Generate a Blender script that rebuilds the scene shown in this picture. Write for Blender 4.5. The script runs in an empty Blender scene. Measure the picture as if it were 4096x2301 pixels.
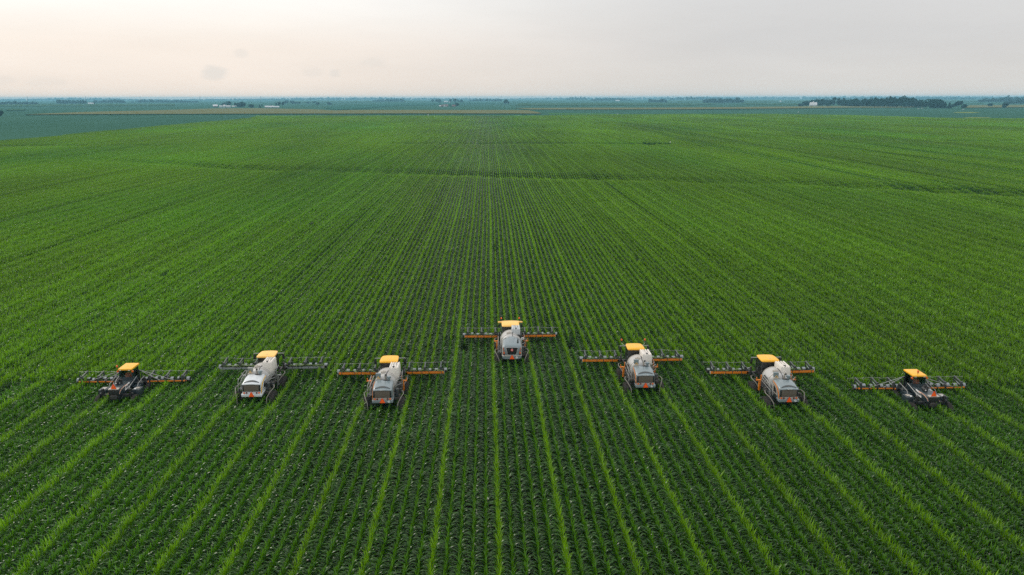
import bpy, bmesh, math, random
import numpy as np
from mathutils import Vector, Matrix

C = bpy.context.scene.collection
SC = bpy.context.scene
R = math.radians
PI = math.pi

# ------------------------------------------------------------------ camera
CAM_H = 27.6
FPX = 3186.0
CX, CY = 2048.0, 1150.5


def cam_axes():
    fwd_row = Vector(((1950 - CX) / FPX, (CY - 391.0) / FPX, 1.0)).normalized()
    p1 = Vector((-CX / FPX, (CY - 394.2) / FPX, 1.0))
    p2 = Vector((CX / FPX, (CY - 387.6) / FPX, 1.0))
    up = p1.cross(p2).normalized()
    if up.y < 0:
        up = -up
    y = (fwd_row - up * fwd_row.dot(up)).normalized()
    x = up.cross(y)                       # components are (right, up, forward)
    return x, y, up


AX, AY, AZ = cam_axes()


def ray(px, py):
    d = Vector(((px - CX) / FPX, (CY - py) / FPX, 1.0))
    return Vector((d.dot(AX), d.dot(AY), d.dot(AZ)))


def at(px, py, h=0.0):
    """world point at height h that the pixel (of the 4096 wide photo) sees"""
    d = ray(px, py)
    t = (h - CAM_H) / d.z
    return Vector((0, 0, CAM_H)) + d * t


def make_camera():
    cam = bpy.data.cameras.new('camera')
    cam.sensor_width = 36.0
    cam.lens = FPX / 4096 * 36.0
    cam.clip_start = 0.5
    cam.clip_end = 60000
    o = bpy.data.objects.new('camera', cam)
    C.objects.link(o)
    right = Vector((AX.x, AY.x, AZ.x))
    upc = Vector((AX.y, AY.y, AZ.y))
    fw = Vector((AX.z, AY.z, AZ.z))
    m = Matrix(((right.x, upc.x, -fw.x, 0), (right.y, upc.y, -fw.y, 0), (right.z, upc.z, -fw.z, CAM_H), (0, 0, 0, 1)))
    o.matrix_world = m
    SC.camera = o


make_camera()


# ------------------------------------------------------------------ helpers
def tag(o, label=None, cat=None, group=None, kind=None):
    if label:
        o['label'] = label
    if cat:
        o['category'] = cat
    if group:
        o['group'] = group
    if kind:
        o['kind'] = kind
    return o


def empty(name, loc=(0, 0, 0), label=None, cat=None, group=None):
    o = bpy.data.objects.new(name, None)
    o.empty_display_size = 0.3
    C.objects.link(o)
    o.location = loc
    return tag(o, label, cat, group)


class MB:
    """collects shapes that become one mesh"""

    def __init__(self):
        self.v = []
        self.f = []

    def add(self, vs, fs):
        b = len(self.v)
        self.v += [tuple(p) for p in vs]
        self.f += [tuple(b + i for i in f) for f in fs]
        return self

    def box(self, c, s, rot=None, top=(1, 1)):
        hx, hy, hz = s[0] / 2, s[1] / 2, s[2] / 2
        vs = []
        for z, kx, ky in ((-hz, 1, 1), (hz, top[0], top[1])):
            for x, y in ((-hx, -hy), (hx, -hy), (hx, hy), (-hx, hy)):
                p = Vector((x * kx, y * ky, z))
                if rot is not None:
                    p = rot @ p
                vs.append(p + Vector(c))
        return self.add(vs, [(3, 2, 1, 0), (4, 5, 6, 7), (0, 1, 5, 4), (1, 2, 6, 5), (2, 3, 7, 6), (3, 0, 4, 7)])

    def beam(self, a, b, w, h, up=(0, 0, 1)):
        a, b = Vector(a), Vector(b)
        d = (b - a)
        L = d.length
        d.normalize()
        x = d.cross(Vector(up))
        if x.length < 1e-4:
            x = d.cross(Vector((0, 1, 0)))
        x.normalize()
        z = x.cross(d)
        rot = Matrix((x, d, z)).transposed()
        return self.box((a + b) / 2, (w, L, h), rot)

    def loft(self, rings, cap=True, closed=True):
        n = len(rings[0])
        vs = [p for r in rings for p in r]
        fs = []
        for i in range(len(rings) - 1):
            for j in range(n if closed else n - 1):
                k = (j + 1) % n
                fs.append((i * n + j, i * n + k, (i + 1) * n + k, (i + 1) * n + j))
        if cap:
            fs.append(tuple(range(n - 1, -1, -1)))
            fs.append(tuple((len(rings) - 1) * n + j for j in range(n)))
        return self.add(vs, fs)

    def tube(self, pts, r, n=6, cap=True):
        pts = [Vector(p) for p in pts]
        rings = []
        prev = None
        for i, p in enumerate(pts):
            if i == 0:
                d = pts[1] - p
            elif i == len(pts) - 1:
                d = p - pts[i - 1]
            else:
                d = (pts[i + 1] - p).normalized() + (p - pts[i - 1]).normalized()
            d.normalize()
            a = d.cross(Vector((0, 0, 1)))
            if a.length < 0.05:
                a = d.cross(Vector((0, 1, 0)))
            a.normalize()
            if prev is not None and a.dot(prev) < 0:
                a = -a
            prev = a
            b = d.cross(a)
            rr = r[i] if isinstance(r, (list, tuple)) else r
            rings.append([p + (a * math.cos(t) + b * math.sin(t)) * rr for t in (2 * PI * k / n for k in range(n))])
        return self.loft(rings, cap)

    def cyl(self, a, b, r0, r1=None, n=16):
        return self.tube([a, b], [r0, r0 if r1 is None else r1], n)

    def lathe(self, c, prof, axis='y', n=20, sx=1.0, sz=1.0):
        """profile (along, radius) turned about an axis through c"""
        c = Vector(c)
        rings = []
        for t, r in prof:
            ring = []
            for k in range(n):
                a = 2 * PI * k / n
                u, w = math.cos(a) * r * sx, math.sin(a) * r * sz
                if axis == 'y':
                    ring.append(c + Vector((u, t, w)))
                elif axis == 'x':
                    ring.append(c + Vector((t, u, w)))
                else:
                    ring.append(c + Vector((u, w, t)))
            rings.append(ring)
        return self.loft(rings)

    def sphere(self, c, r, n=10, sz=1.0):
        prof = [(-math.cos(PI * i / 8) * r * sz, max(1e-3, math.sin(PI * i / 8) * r)) for i in range(9)]
        return self.lathe(c, prof, 'z', n)

    def poly(self, pts2, a, b, axis='x'):
        """polygon of (u,w) pushed from a to b along an axis"""
        n = len(pts2)

        def P(t, p):
            return (t, p[0], p[1]) if axis == 'x' else ((p[0], t, p[1]) if axis == 'y' else (p[0], p[1], t))
        vs = [P(a, p) for p in pts2] + [P(b, p) for p in pts2]
        fs = [tuple(range(n)), tuple(range(2 * n - 1, n - 1, -1))]
        fs += [(i, i + n, (i + 1) % n + n, (i + 1) % n) for i in range(n)]
        return self.add(vs, fs)

    def build(self, name, mat, parent=None, smooth=40, bevel=0.0, label=None):
        me = bpy.data.meshes.new(name)
        me.from_pydata(self.v, [], self.f)
        bm = bmesh.new()
        bm.from_mesh(me)
        bmesh.ops.recalc_face_normals(bm, faces=bm.faces)
        if bevel:
            es = [e for e in bm.edges if len(e.link_faces) == 2 and e.calc_face_angle(0) > 0.7]
            bmesh.ops.bevel(bm, geom=es, offset=bevel, segments=2, affect='EDGES', profile=0.6, clamp_overlap=True)
        if smooth:
            lim = R(smooth)
            for f in bm.faces:
                f.smooth = True
            for e in bm.edges:
                if len(e.link_faces) == 2 and e.calc_face_angle(0) > lim:
                    e.smooth = False
        bm.to_mesh(me)
        bm.free()
        if mat:
            me.materials.append(mat)
        o = bpy.data.objects.new(name, me)
        C.objects.link(o)
        if parent:
            o.parent = parent
        if label:
            o['label'] = label
        return o


def np_mesh(name, co, quads, col=None, mats=(), smooth=True):
    """mesh straight from numpy arrays; col = one colour per vertex"""
    me = bpy.data.meshes.new(name)
    nv, nq = len(co), len(quads)
    me.vertices.add(nv)
    me.vertices.foreach_set('co', np.asarray(co, np.float32).ravel())
    me.loops.add(nq * 4)
    me.loops.foreach_set('vertex_index', np.asarray(quads, np.int32).ravel())
    me.polygons.add(nq)
    me.polygons.foreach_set('loop_start', np.arange(0, nq * 4, 4, dtype=np.int32))
    me.polygons.foreach_set('loop_total', np.full(nq, 4, np.int32))
    me.polygons.foreach_set('use_smooth', np.full(nq, smooth, bool))
    if col is not None:
        a = me.color_attributes.new('tint', 'FLOAT_COLOR', 'POINT')
        c4 = np.ones((nv, 4), np.float32)
        c4[:, :3] = col
        a.data.foreach_set('color', c4.ravel())
    for m in mats:
        me.materials.append(m)
    me.update()
    me.validate()
    return me


# ------------------------------------------------------------------ materials
def new_mat(name):
    m = bpy.data.materials.new(name)
    m.use_nodes = True
    nt = m.node_tree
    nt.nodes.clear()
    out = nt.nodes.new('ShaderNodeOutputMaterial')
    return m, nt, out


def mat(name, col, rough=0.5, metal=0.0, dirt=0.25, dirtcol=(0.16, 0.125, 0.08), spec=0.5, scale=3.0, coat=0.0, bump=0.0):
    """paint / rubber / steel with dusty, uneven colour"""
    m, nt, out = new_mat(name)
    N, L = nt.nodes, nt.links
    p = N.new('ShaderNodeBsdfPrincipled')
    p.inputs['Roughness'].default_value = rough
    p.inputs['Metallic'].default_value = metal
    p.inputs['Specular IOR Level'].default_value = spec
    p.inputs['Coat Weight'].default_value = coat
    tc = N.new('ShaderNodeTexCoord')
    no = N.new('ShaderNodeTexNoise')
    no.inputs['Scale'].default_value = scale
    no.inputs['Detail'].default_value = 6
    no.inputs['Roughness'].default_value = 0.65
    L.new(tc.outputs['Object'], no.inputs['Vector'])
    rp = N.new('ShaderNodeValToRGB')
    rp.color_ramp.elements[0].position = 0.42
    rp.color_ramp.elements[0].color = (0, 0, 0, 1)
    rp.color_ramp.elements[1].position = 0.75
    rp.color_ramp.elements[1].color = (dirt, dirt, dirt, 1)
    L.new(no.outputs['Fac'], rp.inputs['Fac'])
    mx = N.new('ShaderNodeMix')
    mx.data_type = 'RGBA'
    mx.inputs[6].default_value = (*col, 1)
    mx.inputs[7].default_value = (*dirtcol, 1)
    L.new(rp.outputs['Color'], mx.inputs[0])
    L.new(mx.outputs[2], p.inputs['Base Color'])
    if bump:
        bp = N.new('ShaderNodeBump')
        bp.inputs['Strength'].default_value = bump
        bp.inputs['Distance'].default_value = 0.02
        n2 = N.new('ShaderNodeTexNoise')
        n2.inputs['Scale'].default_value = 30
        L.new(tc.outputs['Object'], n2.inputs['Vector'])
        L.new(n2.outputs['Fac'], bp.inputs['Height'])
        L.new(bp.outputs['Normal'], p.inputs['Normal'])
    L.new(p.outputs[0], out.inputs[0])
    return m


def leaf_mat(name, trans=0.35, rough=0.42, spec=0.5, patch=0.012, patch_amt=0.35, gain=1.0, streak=0.0):
    """foliage: colour per leaf from the mesh, slow patches over the land, light passing through"""
    m, nt, out = new_mat(name)
    N, L = nt.nodes, nt.links
    at_ = N.new('ShaderNodeVertexColor')
    at_.layer_name = 'tint'
    g = N.new('ShaderNodeNewGeometry')
    no = N.new('ShaderNodeTexNoise')
    no.inputs['Scale'].default_value = patch
    no.inputs['Detail'].default_value = 4
    mp = N.new('ShaderNodeMapping')
    mp.inputs['Scale'].default_value = (1.6, 0.45, 1)
    L.new(g.outputs['Position'], mp.inputs['Vector'])
    L.new(mp.outputs[0], no.inputs['Vector'])
    mr = N.new('ShaderNodeMapRange')
    mr.inputs['From Min'].default_value = 0.3
    mr.inputs['From Max'].default_value = 0.7
    mr.inputs['To Min'].default_value = (1 - patch_amt) * gain
    mr.inputs['To Max'].default_value = (1 + patch_amt) * gain
    L.new(no.outputs['Fac'], mr.inputs['Value'])
    fac = mr.outputs[0]
    tint = None
    if streak:
        m2 = N.new('ShaderNodeMapping')
        m2.inputs['Scale'].default_value = (0.30, 0.009, 0.0)
        L.new(g.outputs['Position'], m2.inputs['Vector'])
        n2 = N.new('ShaderNodeTexNoise')
        n2.inputs['Scale'].default_value = 1.0
        n2.inputs['Detail'].default_value = 3
        L.new(m2.outputs[0], n2.inputs['Vector'])
        r2 = N.new('ShaderNodeMapRange')
        r2.inputs['From Min'].default_value = 0.3
        r2.inputs['From Max'].default_value = 0.7
        r2.inputs['To Min'].default_value = 1 - streak
        r2.inputs['To Max'].default_value = 1 + streak
        L.new(n2.outputs['Fac'], r2.inputs['Value'])
        mm = N.new('ShaderNodeMath')
        mm.operation = 'MULTIPLY'
        L.new(fac, mm.inputs[0])
        L.new(r2.outputs[0], mm.inputs[1])
        fac = mm.outputs[0]
        # bluish gloss on some stands of plants, put into the leaf colour
        m3 = N.new('ShaderNodeMapping')
        m3.inputs['Scale'].default_value = (0.010, 0.0035, 0.0)
        m3.inputs['Rotation'].default_value = (0, 0, 0.5)
        L.new(g.outputs['Position'], m3.inputs['Vector'])
        n3 = N.new('ShaderNodeTexNoise')
        n3.inputs['Scale'].default_value = 1.0
        n3.inputs['Detail'].default_value = 4
        L.new(m3.outputs[0], n3.inputs['Vector'])
        r3 = N.new('ShaderNodeValToRGB')
        r3.color_ramp.elements[0].position = 0.50
        r3.color_ramp.elements[0].color = (1, 1, 1, 1)
        r3.color_ramp.elements[1].position = 0.68
        r3.color_ramp.elements[1].color = (0.80, 0.98, 2.6, 1)
        L.new(n3.outputs['Fac'], r3.inputs['Fac'])
        tint = r3.outputs[0]
    mu = N.new('ShaderNodeMix')
    mu.data_type = 'RGBA'
    mu.blend_type = 'MULTIPLY'
    mu.inputs[0].default_value = 1
    L.new(at_.outputs['Color'], mu.inputs[6])
    L.new(fac, mu.inputs[7])
    if tint is not None:
        mt = N.new('ShaderNodeMix')
        mt.data_type = 'RGBA'
        mt.blend_type = 'MULTIPLY'
        mt.inputs[0].default_value = 1
        L.new(mu.outputs[2], mt.inputs[6])
        L.new(tint, mt.inputs[7])
        mu = mt
    p = N.new('ShaderNodeBsdfPrincipled')
    p.inputs['Roughness'].default_value = rough
    p.inputs['Specular IOR Level'].default_value = spec
    L.new(mu.outputs[2], p.inputs['Base Color'])
    t = N.new('ShaderNodeBsdfTranslucent')
    L.new(mu.outputs[2], t.inputs['Color'])
    ms = N.new('ShaderNodeMixShader')
    ms.inputs[0].default_value = trans
    L.new(p.outputs[0], ms.inputs[1])
    L.new(t.outputs[0], ms.inputs[2])
    L.new(ms.outputs[0], out.inputs[0])
    return m


def ground_mat(name, c1, c2, scale=0.02, rough=0.9, stretch=(1, 1, 1), fine=0.35):
    m, nt, out = new_mat(name)
    N, L = nt.nodes, nt.links
    g = N.new('ShaderNodeNewGeometry')
    mp = N.new('ShaderNodeMapping')
    mp.inputs['Scale'].default_value = stretch
    L.new(g.outputs['Position'], mp.inputs['Vector'])
    n1 = N.new('ShaderNodeTexNoise')
    n1.inputs['Scale'].default_value = scale
    n1.inputs['Detail'].default_value = 8
    n1.inputs['Roughness'].default_value = 0.6
    L.new(mp.outputs[0], n1.inputs['Vector'])
    n2 = N.new('ShaderNodeTexNoise')
    n2.inputs['Scale'].default_value = fine
    n2.inputs['Detail'].default_value = 6
    n2.inputs['Roughness'].default_value = 0.75
    L.new(g.outputs['Position'], n2.inputs['Vector'])
    ad = N.new('ShaderNodeMath')
    ad.operation = 'ADD'
    L.new(n1.outputs['Fac'], ad.inputs[0])
    L.new(n2.outputs['Fac'], ad.inputs[1])
    rp = N.new('ShaderNodeValToRGB')
    rp.color_ramp.elements[0].position = 0.38
    rp.color_ramp.elements[0].color = (*c1, 1)
    rp.color_ramp.elements[1].position = 0.62
    rp.color_ramp.elements[1].color = (*c2, 1)
    hv = N.new('ShaderNodeMath')
    hv.operation = 'MULTIPLY'
    hv.inputs[1].default_value = 0.5
    L.new(ad.outputs[0], hv.inputs[0])
    L.new(hv.outputs[0], rp.inputs['Fac'])
    p = N.new('ShaderNodeBsdfPrincipled')
    p.inputs['Roughness'].default_value = rough
    p.inputs['Specular IOR Level'].default_value = 0.0
    L.new(rp.outputs[0], p.inputs['Base Color'])
    L.new(p.outputs[0], out.inputs[0])
    return m


# ------------------------------------------------------------------ sky, sun, air
SUN_AZ = R(-52)      # left of the rows
SUN_EL = R(38)


def make_world():
    w = bpy.data.worlds.new('World')
    SC.world = w
    w.use_nodes = True
    nt = w.node_tree
    nt.nodes.clear()
    N, L = nt.nodes, nt.links
    out = N.new('ShaderNodeOutputWorld')
    sky = N.new('ShaderNodeTexSky')
    sky.sky_type = 'NISHITA'
    sky.sun_disc = False
    sky.sun_elevation = SUN_EL
    sky.sun_rotation = SUN_AZ
    sky.dust_density = 6.0
    sky.air_density = 1.2
    b1 = N.new('ShaderNodeBackground')
    b1.inputs['Strength'].default_value = 0.05
    L.new(sky.outputs[0], b1.inputs['Color'])
    # the pale overcast veil in front of the blue
    tc = N.new('ShaderNodeTexCoord')
    sp = N.new('ShaderNodeSeparateXYZ')
    L.new(tc.outputs['Generated'], sp.inputs[0])

    def ramp(inp, stops, lo, hi):
        mr = N.new('ShaderNodeMapRange')
        mr.inputs['From Min'].default_value = lo
        mr.inputs['From Max'].default_value = hi
        L.new(inp, mr.inputs['Value'])
        r = N.new('ShaderNodeValToRGB')
        e = r.color_ramp.elements
        while len(e) < len(stops):
            e.new(0.5)
        for k, (pos, c) in enumerate(stops):
            e[k].position = pos
            e[k].color = (*c, 1)
        r.color_ramp.interpolation = 'EASE'
        L.new(mr.outputs[0], r.inputs['Fac'])
        return r.outputs[0]
    # x<0: left (towards the sun); colours by height, one set for each side
    left = ramp(sp.outputs['Z'], [(0.0, WL0), (0.16, WL1), (0.38, WL2), (1.0, WZ)], 0.0, 0.30)
    right = ramp(sp.outputs['Z'], [(0.0, WR0), (0.25, WR1), (0.60, WR2), (1.0, WZ)], 0.0, 0.30)
    side = ramp(sp.outputs['X'], [(0.0, (0, 0, 0)), (1.0, (1, 1, 1))], -0.32, 0.36)
    mx = N.new('ShaderNodeMix')
    mx.data_type = 'RGBA'
    L.new(side, mx.inputs[0])
    L.new(left, mx.inputs[6])
    L.new(right, mx.inputs[7])
    # wisps of low cloud: three soft puffs (direction, size) and a faint mottling
    no = N.new('ShaderNodeTexNoise')
    no.inputs['Scale'].default_value = 26
    no.inputs['Detail'].default_value = 7
    no.inputs['Roughness'].default_value = 0.6
    mp = N.new('ShaderNodeMapping')
    mp.inputs['Scale'].default_value = (1, 1, 2.2)
    L.new(tc.outputs['Generated'], mp.inputs[0])
    L.new(mp.outputs[0], no.inputs['Vector'])
    acc = None
    for px, py, sx, sz, amt in PUFFS:
        d = ray(px, py).normalized()
        s = N.new('ShaderNodeVectorMath')
        s.operation = 'SUBTRACT'
        s.inputs[1].default_value = d
        L.new(tc.outputs['Generated'], s.inputs[0])
        m2 = N.new('ShaderNodeVectorMath')
        m2.operation = 'MULTIPLY'
        m2.inputs[1].default_value = (1 / sx, 1 / sx, 1 / sz)
        L.new(s.outputs[0], m2.inputs[0])
        ln = N.new('ShaderNodeVectorMath')
        ln.operation = 'LENGTH'
        L.new(m2.outputs[0], ln.inputs[0])
        # noise pushes the edge in and out
        ns = N.new('ShaderNodeMath')
        ns.operation = 'MULTIPLY_ADD'
        ns.inputs[1].default_value = -2.6
        L.new(no.outputs['Fac'], ns.inputs[0])
        L.new(ln.outputs['Value'], ns.inputs[2])
        mr = N.new('ShaderNodeMapRange')
        mr.interpolation_type = 'SMOOTHSTEP'
        mr.inputs['From Min'].default_value = -0.15
        mr.inputs['From Max'].default_value = -0.95
        mr.inputs['To Min'].default_value = 0
        mr.inputs['To Max'].default_value = amt
        L.new(ns.outputs[0], mr.inputs['Value'])
        if acc is None:
            acc = mr.outputs[0]
        else:
            a = N.new('ShaderNodeMath')
            a.operation = 'MAXIMUM'
            L.new(acc, a.inputs[0])
            L.new(mr.outputs[0], a.inputs[1])
            acc = a.outputs[0]
    mc = N.new('ShaderNodeMix')
    mc.data_type = 'RGBA'
    mc.inputs[7].default_value = (0.55, 0.62, 0.64, 1)
    L.new(acc, mc.inputs[0])
    L.new(mx.outputs[2], mc.inputs[6])
    # barely visible layers in the overcast
    n4 = N.new('ShaderNodeTexNoise')
    n4.inputs['Scale'].default_value = 3.2
    n4.inputs['Detail'].default_value = 6
    n4.inputs['Roughness'].default_value = 0.6
    m4 = N.new('ShaderNodeMapping')
    m4.inputs['Scale'].default_value = (1, 1, 5.5)
    m4.inputs['Rotation'].default_value = (0.06, 0.05, 0)
    L.new(tc.outputs['Generated'], m4.inputs[0])
    L.new(m4.outputs[0], n4.inputs['Vector'])
    r4 = N.new('ShaderNodeMapRange')
    r4.inputs['From Min'].default_value = 0.3
    r4.inputs['From Max'].default_value = 0.7
    r4.inputs['To Min'].default_value = 0.955
    r4.inputs['To Max'].default_value = 1.035
    L.new(n4.outputs['Fac'], r4.inputs['Value'])
    m5 = N.new('ShaderNodeMix')
    m5.data_type = 'RGBA'
    m5.blend_type = 'MULTIPLY'
    m5.inputs[0].default_value = 1
    L.new(mc.outputs[2], m5.inputs[6])
    L.new(r4.outputs[0], m5.inputs[7])
    mc = m5
    b2 = N.new('ShaderNodeBackground')
    b2.inputs['Strength'].default_value = 1.0
    L.new(mc.outputs[2], b2.inputs['Color'])
    ms = N.new('ShaderNodeMixShader')
    ms.inputs[0].default_value = 0.88
    L.new(b1.outputs[0], ms.inputs[1])
    L.new(b2.outputs[0], ms.inputs[2])
    L.new(ms.outputs[0], out.inputs[0])


WL0, WL1, WL2 = (1.03, 0.90, 0.79), (1.09, 0.98, 0.88), (1.15, 1.12, 1.07)
WR0, WR1, WR2 = (0.80, 0.77, 0.73), (0.76, 0.755, 0.75), (0.84, 0.85, 0.87)
WZ = (1.15, 1.15, 1.16)
PUFFS = [(868, 292, 0.016, 0.0070, 0.26), (965, 215, 0.009, 0.005, 0.14), (1340, 292, 0.008, 0.006, 0.16),
         (1500, 250, 0.016, 0.007, 0.10), (1250, 292, 0.016, 0.006, 0.10), (190, 330, 0.03, 0.006, 0.09), (20, 320, 0.02, 0.006, 0.10)]
make_world()

sun = bpy.data.lights.new('sun', 'SUN')
sun.energy = 1.3
sun.angle = R(18)
sun.color = (1.0, 0.93, 0.82)
so = bpy.data.objects.new('sun', sun)
C.objects.link(so)
sd = Vector((math.sin(SUN_AZ) * math.cos(SUN_EL), math.cos(SUN_AZ) * math.cos(SUN_EL), math.sin(SUN_EL)))
so.rotation_euler = sd.to_track_quat('Z', 'Y').to_euler()
so.location = sd * 500 + Vector((0, 0, 50))

SC.view_settings.view_transform = 'Standard'
SC.view_settings.look = 'None'
SC.view_settings.exposure = 0
SC.view_settings.gamma = 1
SC.cycles.max_bounces = 6
SC.cycles.diffuse_bounces = 3
SC.cycles.glossy_bounces = 2
SC.cycles.transmission_bounces = 3
SC.cycles.transparent_max_bounces = 8
SC.cycles.volume_bounces = 0
SC.cycles.use_denoising = False
SC.cycles.pixel_filter_type = 'BLACKMAN_HARRIS'
SC.render.filter_size = 1.3

HAZE_D = 1.05e-4


def make_haze():
    X, Y0, Y1, Z0, Z1 = 12000, -600, 13000, -5, 40
    mb = MB().box((0, (Y0 + Y1) / 2, (Z0 + Z1) / 2), (2 * X, Y1 - Y0, Z1 - Z0))
    m, nt, out = new_mat('haze_air')
    v = nt.nodes.new('ShaderNodeVolumePrincipled')
    v.inputs['Color'].default_value = (0.35, 0.78, 1.0, 1)
    v.inputs['Density'].default_value = HAZE_D
    v.inputs['Anisotropy'].default_value = 0.0
    nt.links.new(v.outputs[0], out.inputs['Volume'])
    o = mb.build('haze', m, smooth=0)
    tag(o, kind='stuff', label='thin blue haze lying over the distant fields')


make_haze()


# ------------------------------------------------------------------ land
ROW = 0.762
PER = 5 * ROW
# lateral place of one male (pollen) row: the row seen upright in the middle of the photo
MALE0 = at(1985, 2100, 2.25).x


def snap_mid(x):
    """nearest lane midway between two male rows"""
    return MALE0 + (round((x - MALE0) / PER - 0.5) + 0.5) * PER


# the shallow waterway that crosses the field, as seen from the air, and a fainter one behind
WATERWAY = [at(px, py, 2.2) for px, py in ((-400, 590), (0, 617), (300, 633), (700, 655), (1110, 676), (1650, 688), (2050, 697), (2450, 712), (2850, 722), (3200, 732), (3420, 743), (3800, 757), (4096, 772), (4500, 790))]
DITCH2 = [at(px, py, 2.2) for px, py in ((-300, 583), (500, 581), (1050, 579), (1500, 574), (2050, 571), (2700, 575), (3300, 568), (4096, 561), (4500, 558))]


def curve_y(c, x):
    xs = np.array([p.x for p in c])
    ys = np.array([p.y for p in c])
    return np.interp(x, xs, ys)


def land_z(x, y):
    x = np.asarray(x, float)
    y = np.asarray(y, float)
    d = y - curve_y(WATERWAY, x)
    amp = 1.4 * np.clip(0.72 + 0.28 * np.sin(x * 0.05 + 1) + 0.1 * np.sin(x * 0.21), 0.4, 1) * np.where(x > 75, np.clip(1 - (x - 150) / 150, 0.4, 1), 1) * np.where(x < -60, np.clip(1 + (x + 90) / 160, 0.4, 1), 1)
    w = d + 1.6 * np.sin(x * 0.11) + 1.0 * np.sin(x * 0.31)
    prof = np.where(w < 0, np.clip(1 + w / 16, 0, 1), np.clip(1 - w / 15, 0, 1))
    prof = prof * prof * (3 - 2 * prof)
    d2 = y - curve_y(DITCH2, x) + 1.5 * np.sin(x * 0.06)
    p2 = np.where(d2 < 0, np.clip(1 + d2 / 14, 0, 1), np.clip(1 - d2 / 11, 0, 1))
    p2 = p2 * p2 * (3 - 2 * p2) * np.clip(0.35 + 0.9 * np.sin(x * 0.021 + 0.9) + 0.4 * np.sin(x * 0.093), 0, 1)
    return -amp * prof - 0.75 * p2


def grid_mesh(name, xs, ys, zf, m):
    X, Y = np.meshgrid(xs, ys)
    Z = zf(X, Y)
    co = np.stack([X.ravel(), Y.ravel(), Z.ravel()], 1)
    nx, ny = len(xs), len(ys)
    i = np.arange(nx * ny).reshape(ny, nx)
    q = np.stack([i[:-1, :-1].ravel(), i[:-1, 1:].ravel(), i[1:, 1:].ravel(), i[1:, :-1].ravel()], 1)
    me = np_mesh(name, co, q, None, [m])
    o = bpy.data.objects.new(name, me)
    C.objects.link(o)
    return o


M_SOY = ground_mat('far_crop_ground', (0.032, 0.088, 0.058), (0.054, 0.126, 0.086), 0.006, stretch=(1, 0.5, 1), fine=0.25)
M_SOIL = ground_mat('row_soil', (0.014, 0.011, 0.008), (0.028, 0.022, 0.015), 0.5, fine=4.0)
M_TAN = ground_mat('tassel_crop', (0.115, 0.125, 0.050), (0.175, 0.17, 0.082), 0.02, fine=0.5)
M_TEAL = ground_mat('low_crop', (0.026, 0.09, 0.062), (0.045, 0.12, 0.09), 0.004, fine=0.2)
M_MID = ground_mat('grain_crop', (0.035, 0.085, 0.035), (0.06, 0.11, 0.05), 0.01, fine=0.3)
M_CORNSHADE = ground_mat('shaded_corn_side', (0.008, 0.050, 0.026), (0.018, 0.075, 0.036), 0.3, fine=2.0)  # leaf green of the crop's upright sides, their shade put into the colour

# outline of the big corn field, from the air
FIELD = [(-1500, 900), (-700, 655), (0, 563), (300, 535), (600, 507), (1000, 472), (1030, 463), (1500, 463), (2048, 463), (2450, 458), (2760, 456), (3072, 456), (3400, 461), (3700, 470), (3850, 473), (4096, 474), (4700, 476)]
FIELDW = [at(px, py, 2.2) for px, py in FIELD]
FX = np.array([p.x for p in FIELDW])
FY = np.array([p.y for p in FIELDW])
# left side of the outline is a straight hedge-less border: describe it as x(y); the rest as y(x)
_l = 6
LX, LY = FX[:_l + 1], FY[:_l + 1]


def in_field(x, y):
    xl = np.interp(y, LY, LX)
    yt = np.interp(x, FX[_l:], FY[_l:], left=FY[_l], right=FY[-1])
    return (x > xl) & (y < yt)


# one ground sheet to the horizon; it carries the dips of the waterways
xs = np.concatenate([np.linspace(-11800, -900, 24), np.arange(-800, -320, 20.), np.arange(-320, 321, 4.), np.arange(340, 801, 20.), np.linspace(900, 11800, 24)])
ys = np.concatenate([[-500, -100, 0, 60, 120, 160], np.arange(180, 520, 3.), np.arange(520, 1200, 40.), np.linspace(1250, 12600, 40)])
g = grid_mesh('ground', xs, ys, lambda a, b: land_z(a, b) - 0.0, M_SOY)
tag(g, kind='structure')

# bare soil between the corn rows
xs2 = np.concatenate([np.arange(-320, 321, 4.)])
ys2 = np.concatenate([[15, 60, 120, 160], np.arange(180, 520, 3.)])
s = grid_mesh('field_soil', xs2, ys2, lambda a, b: land_z(a, b) + 0.03, M_SOIL)
# keep only what lies under the corn
bm = bmesh.new()
bm.from_mesh(s.data)
kill = [f for f in bm.faces if not bool(in_field(np.array(f.calc_center_median().x), np.array(f.calc_center_median().y)))]
bmesh.ops.delete(bm, geom=kill, context='FACES')
bm.to_mesh(s.data)
bm.free()
tag(s, kind='structure')


# ------------------------------------------------------------------ corn
rng = np.random.default_rng(7)


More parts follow.
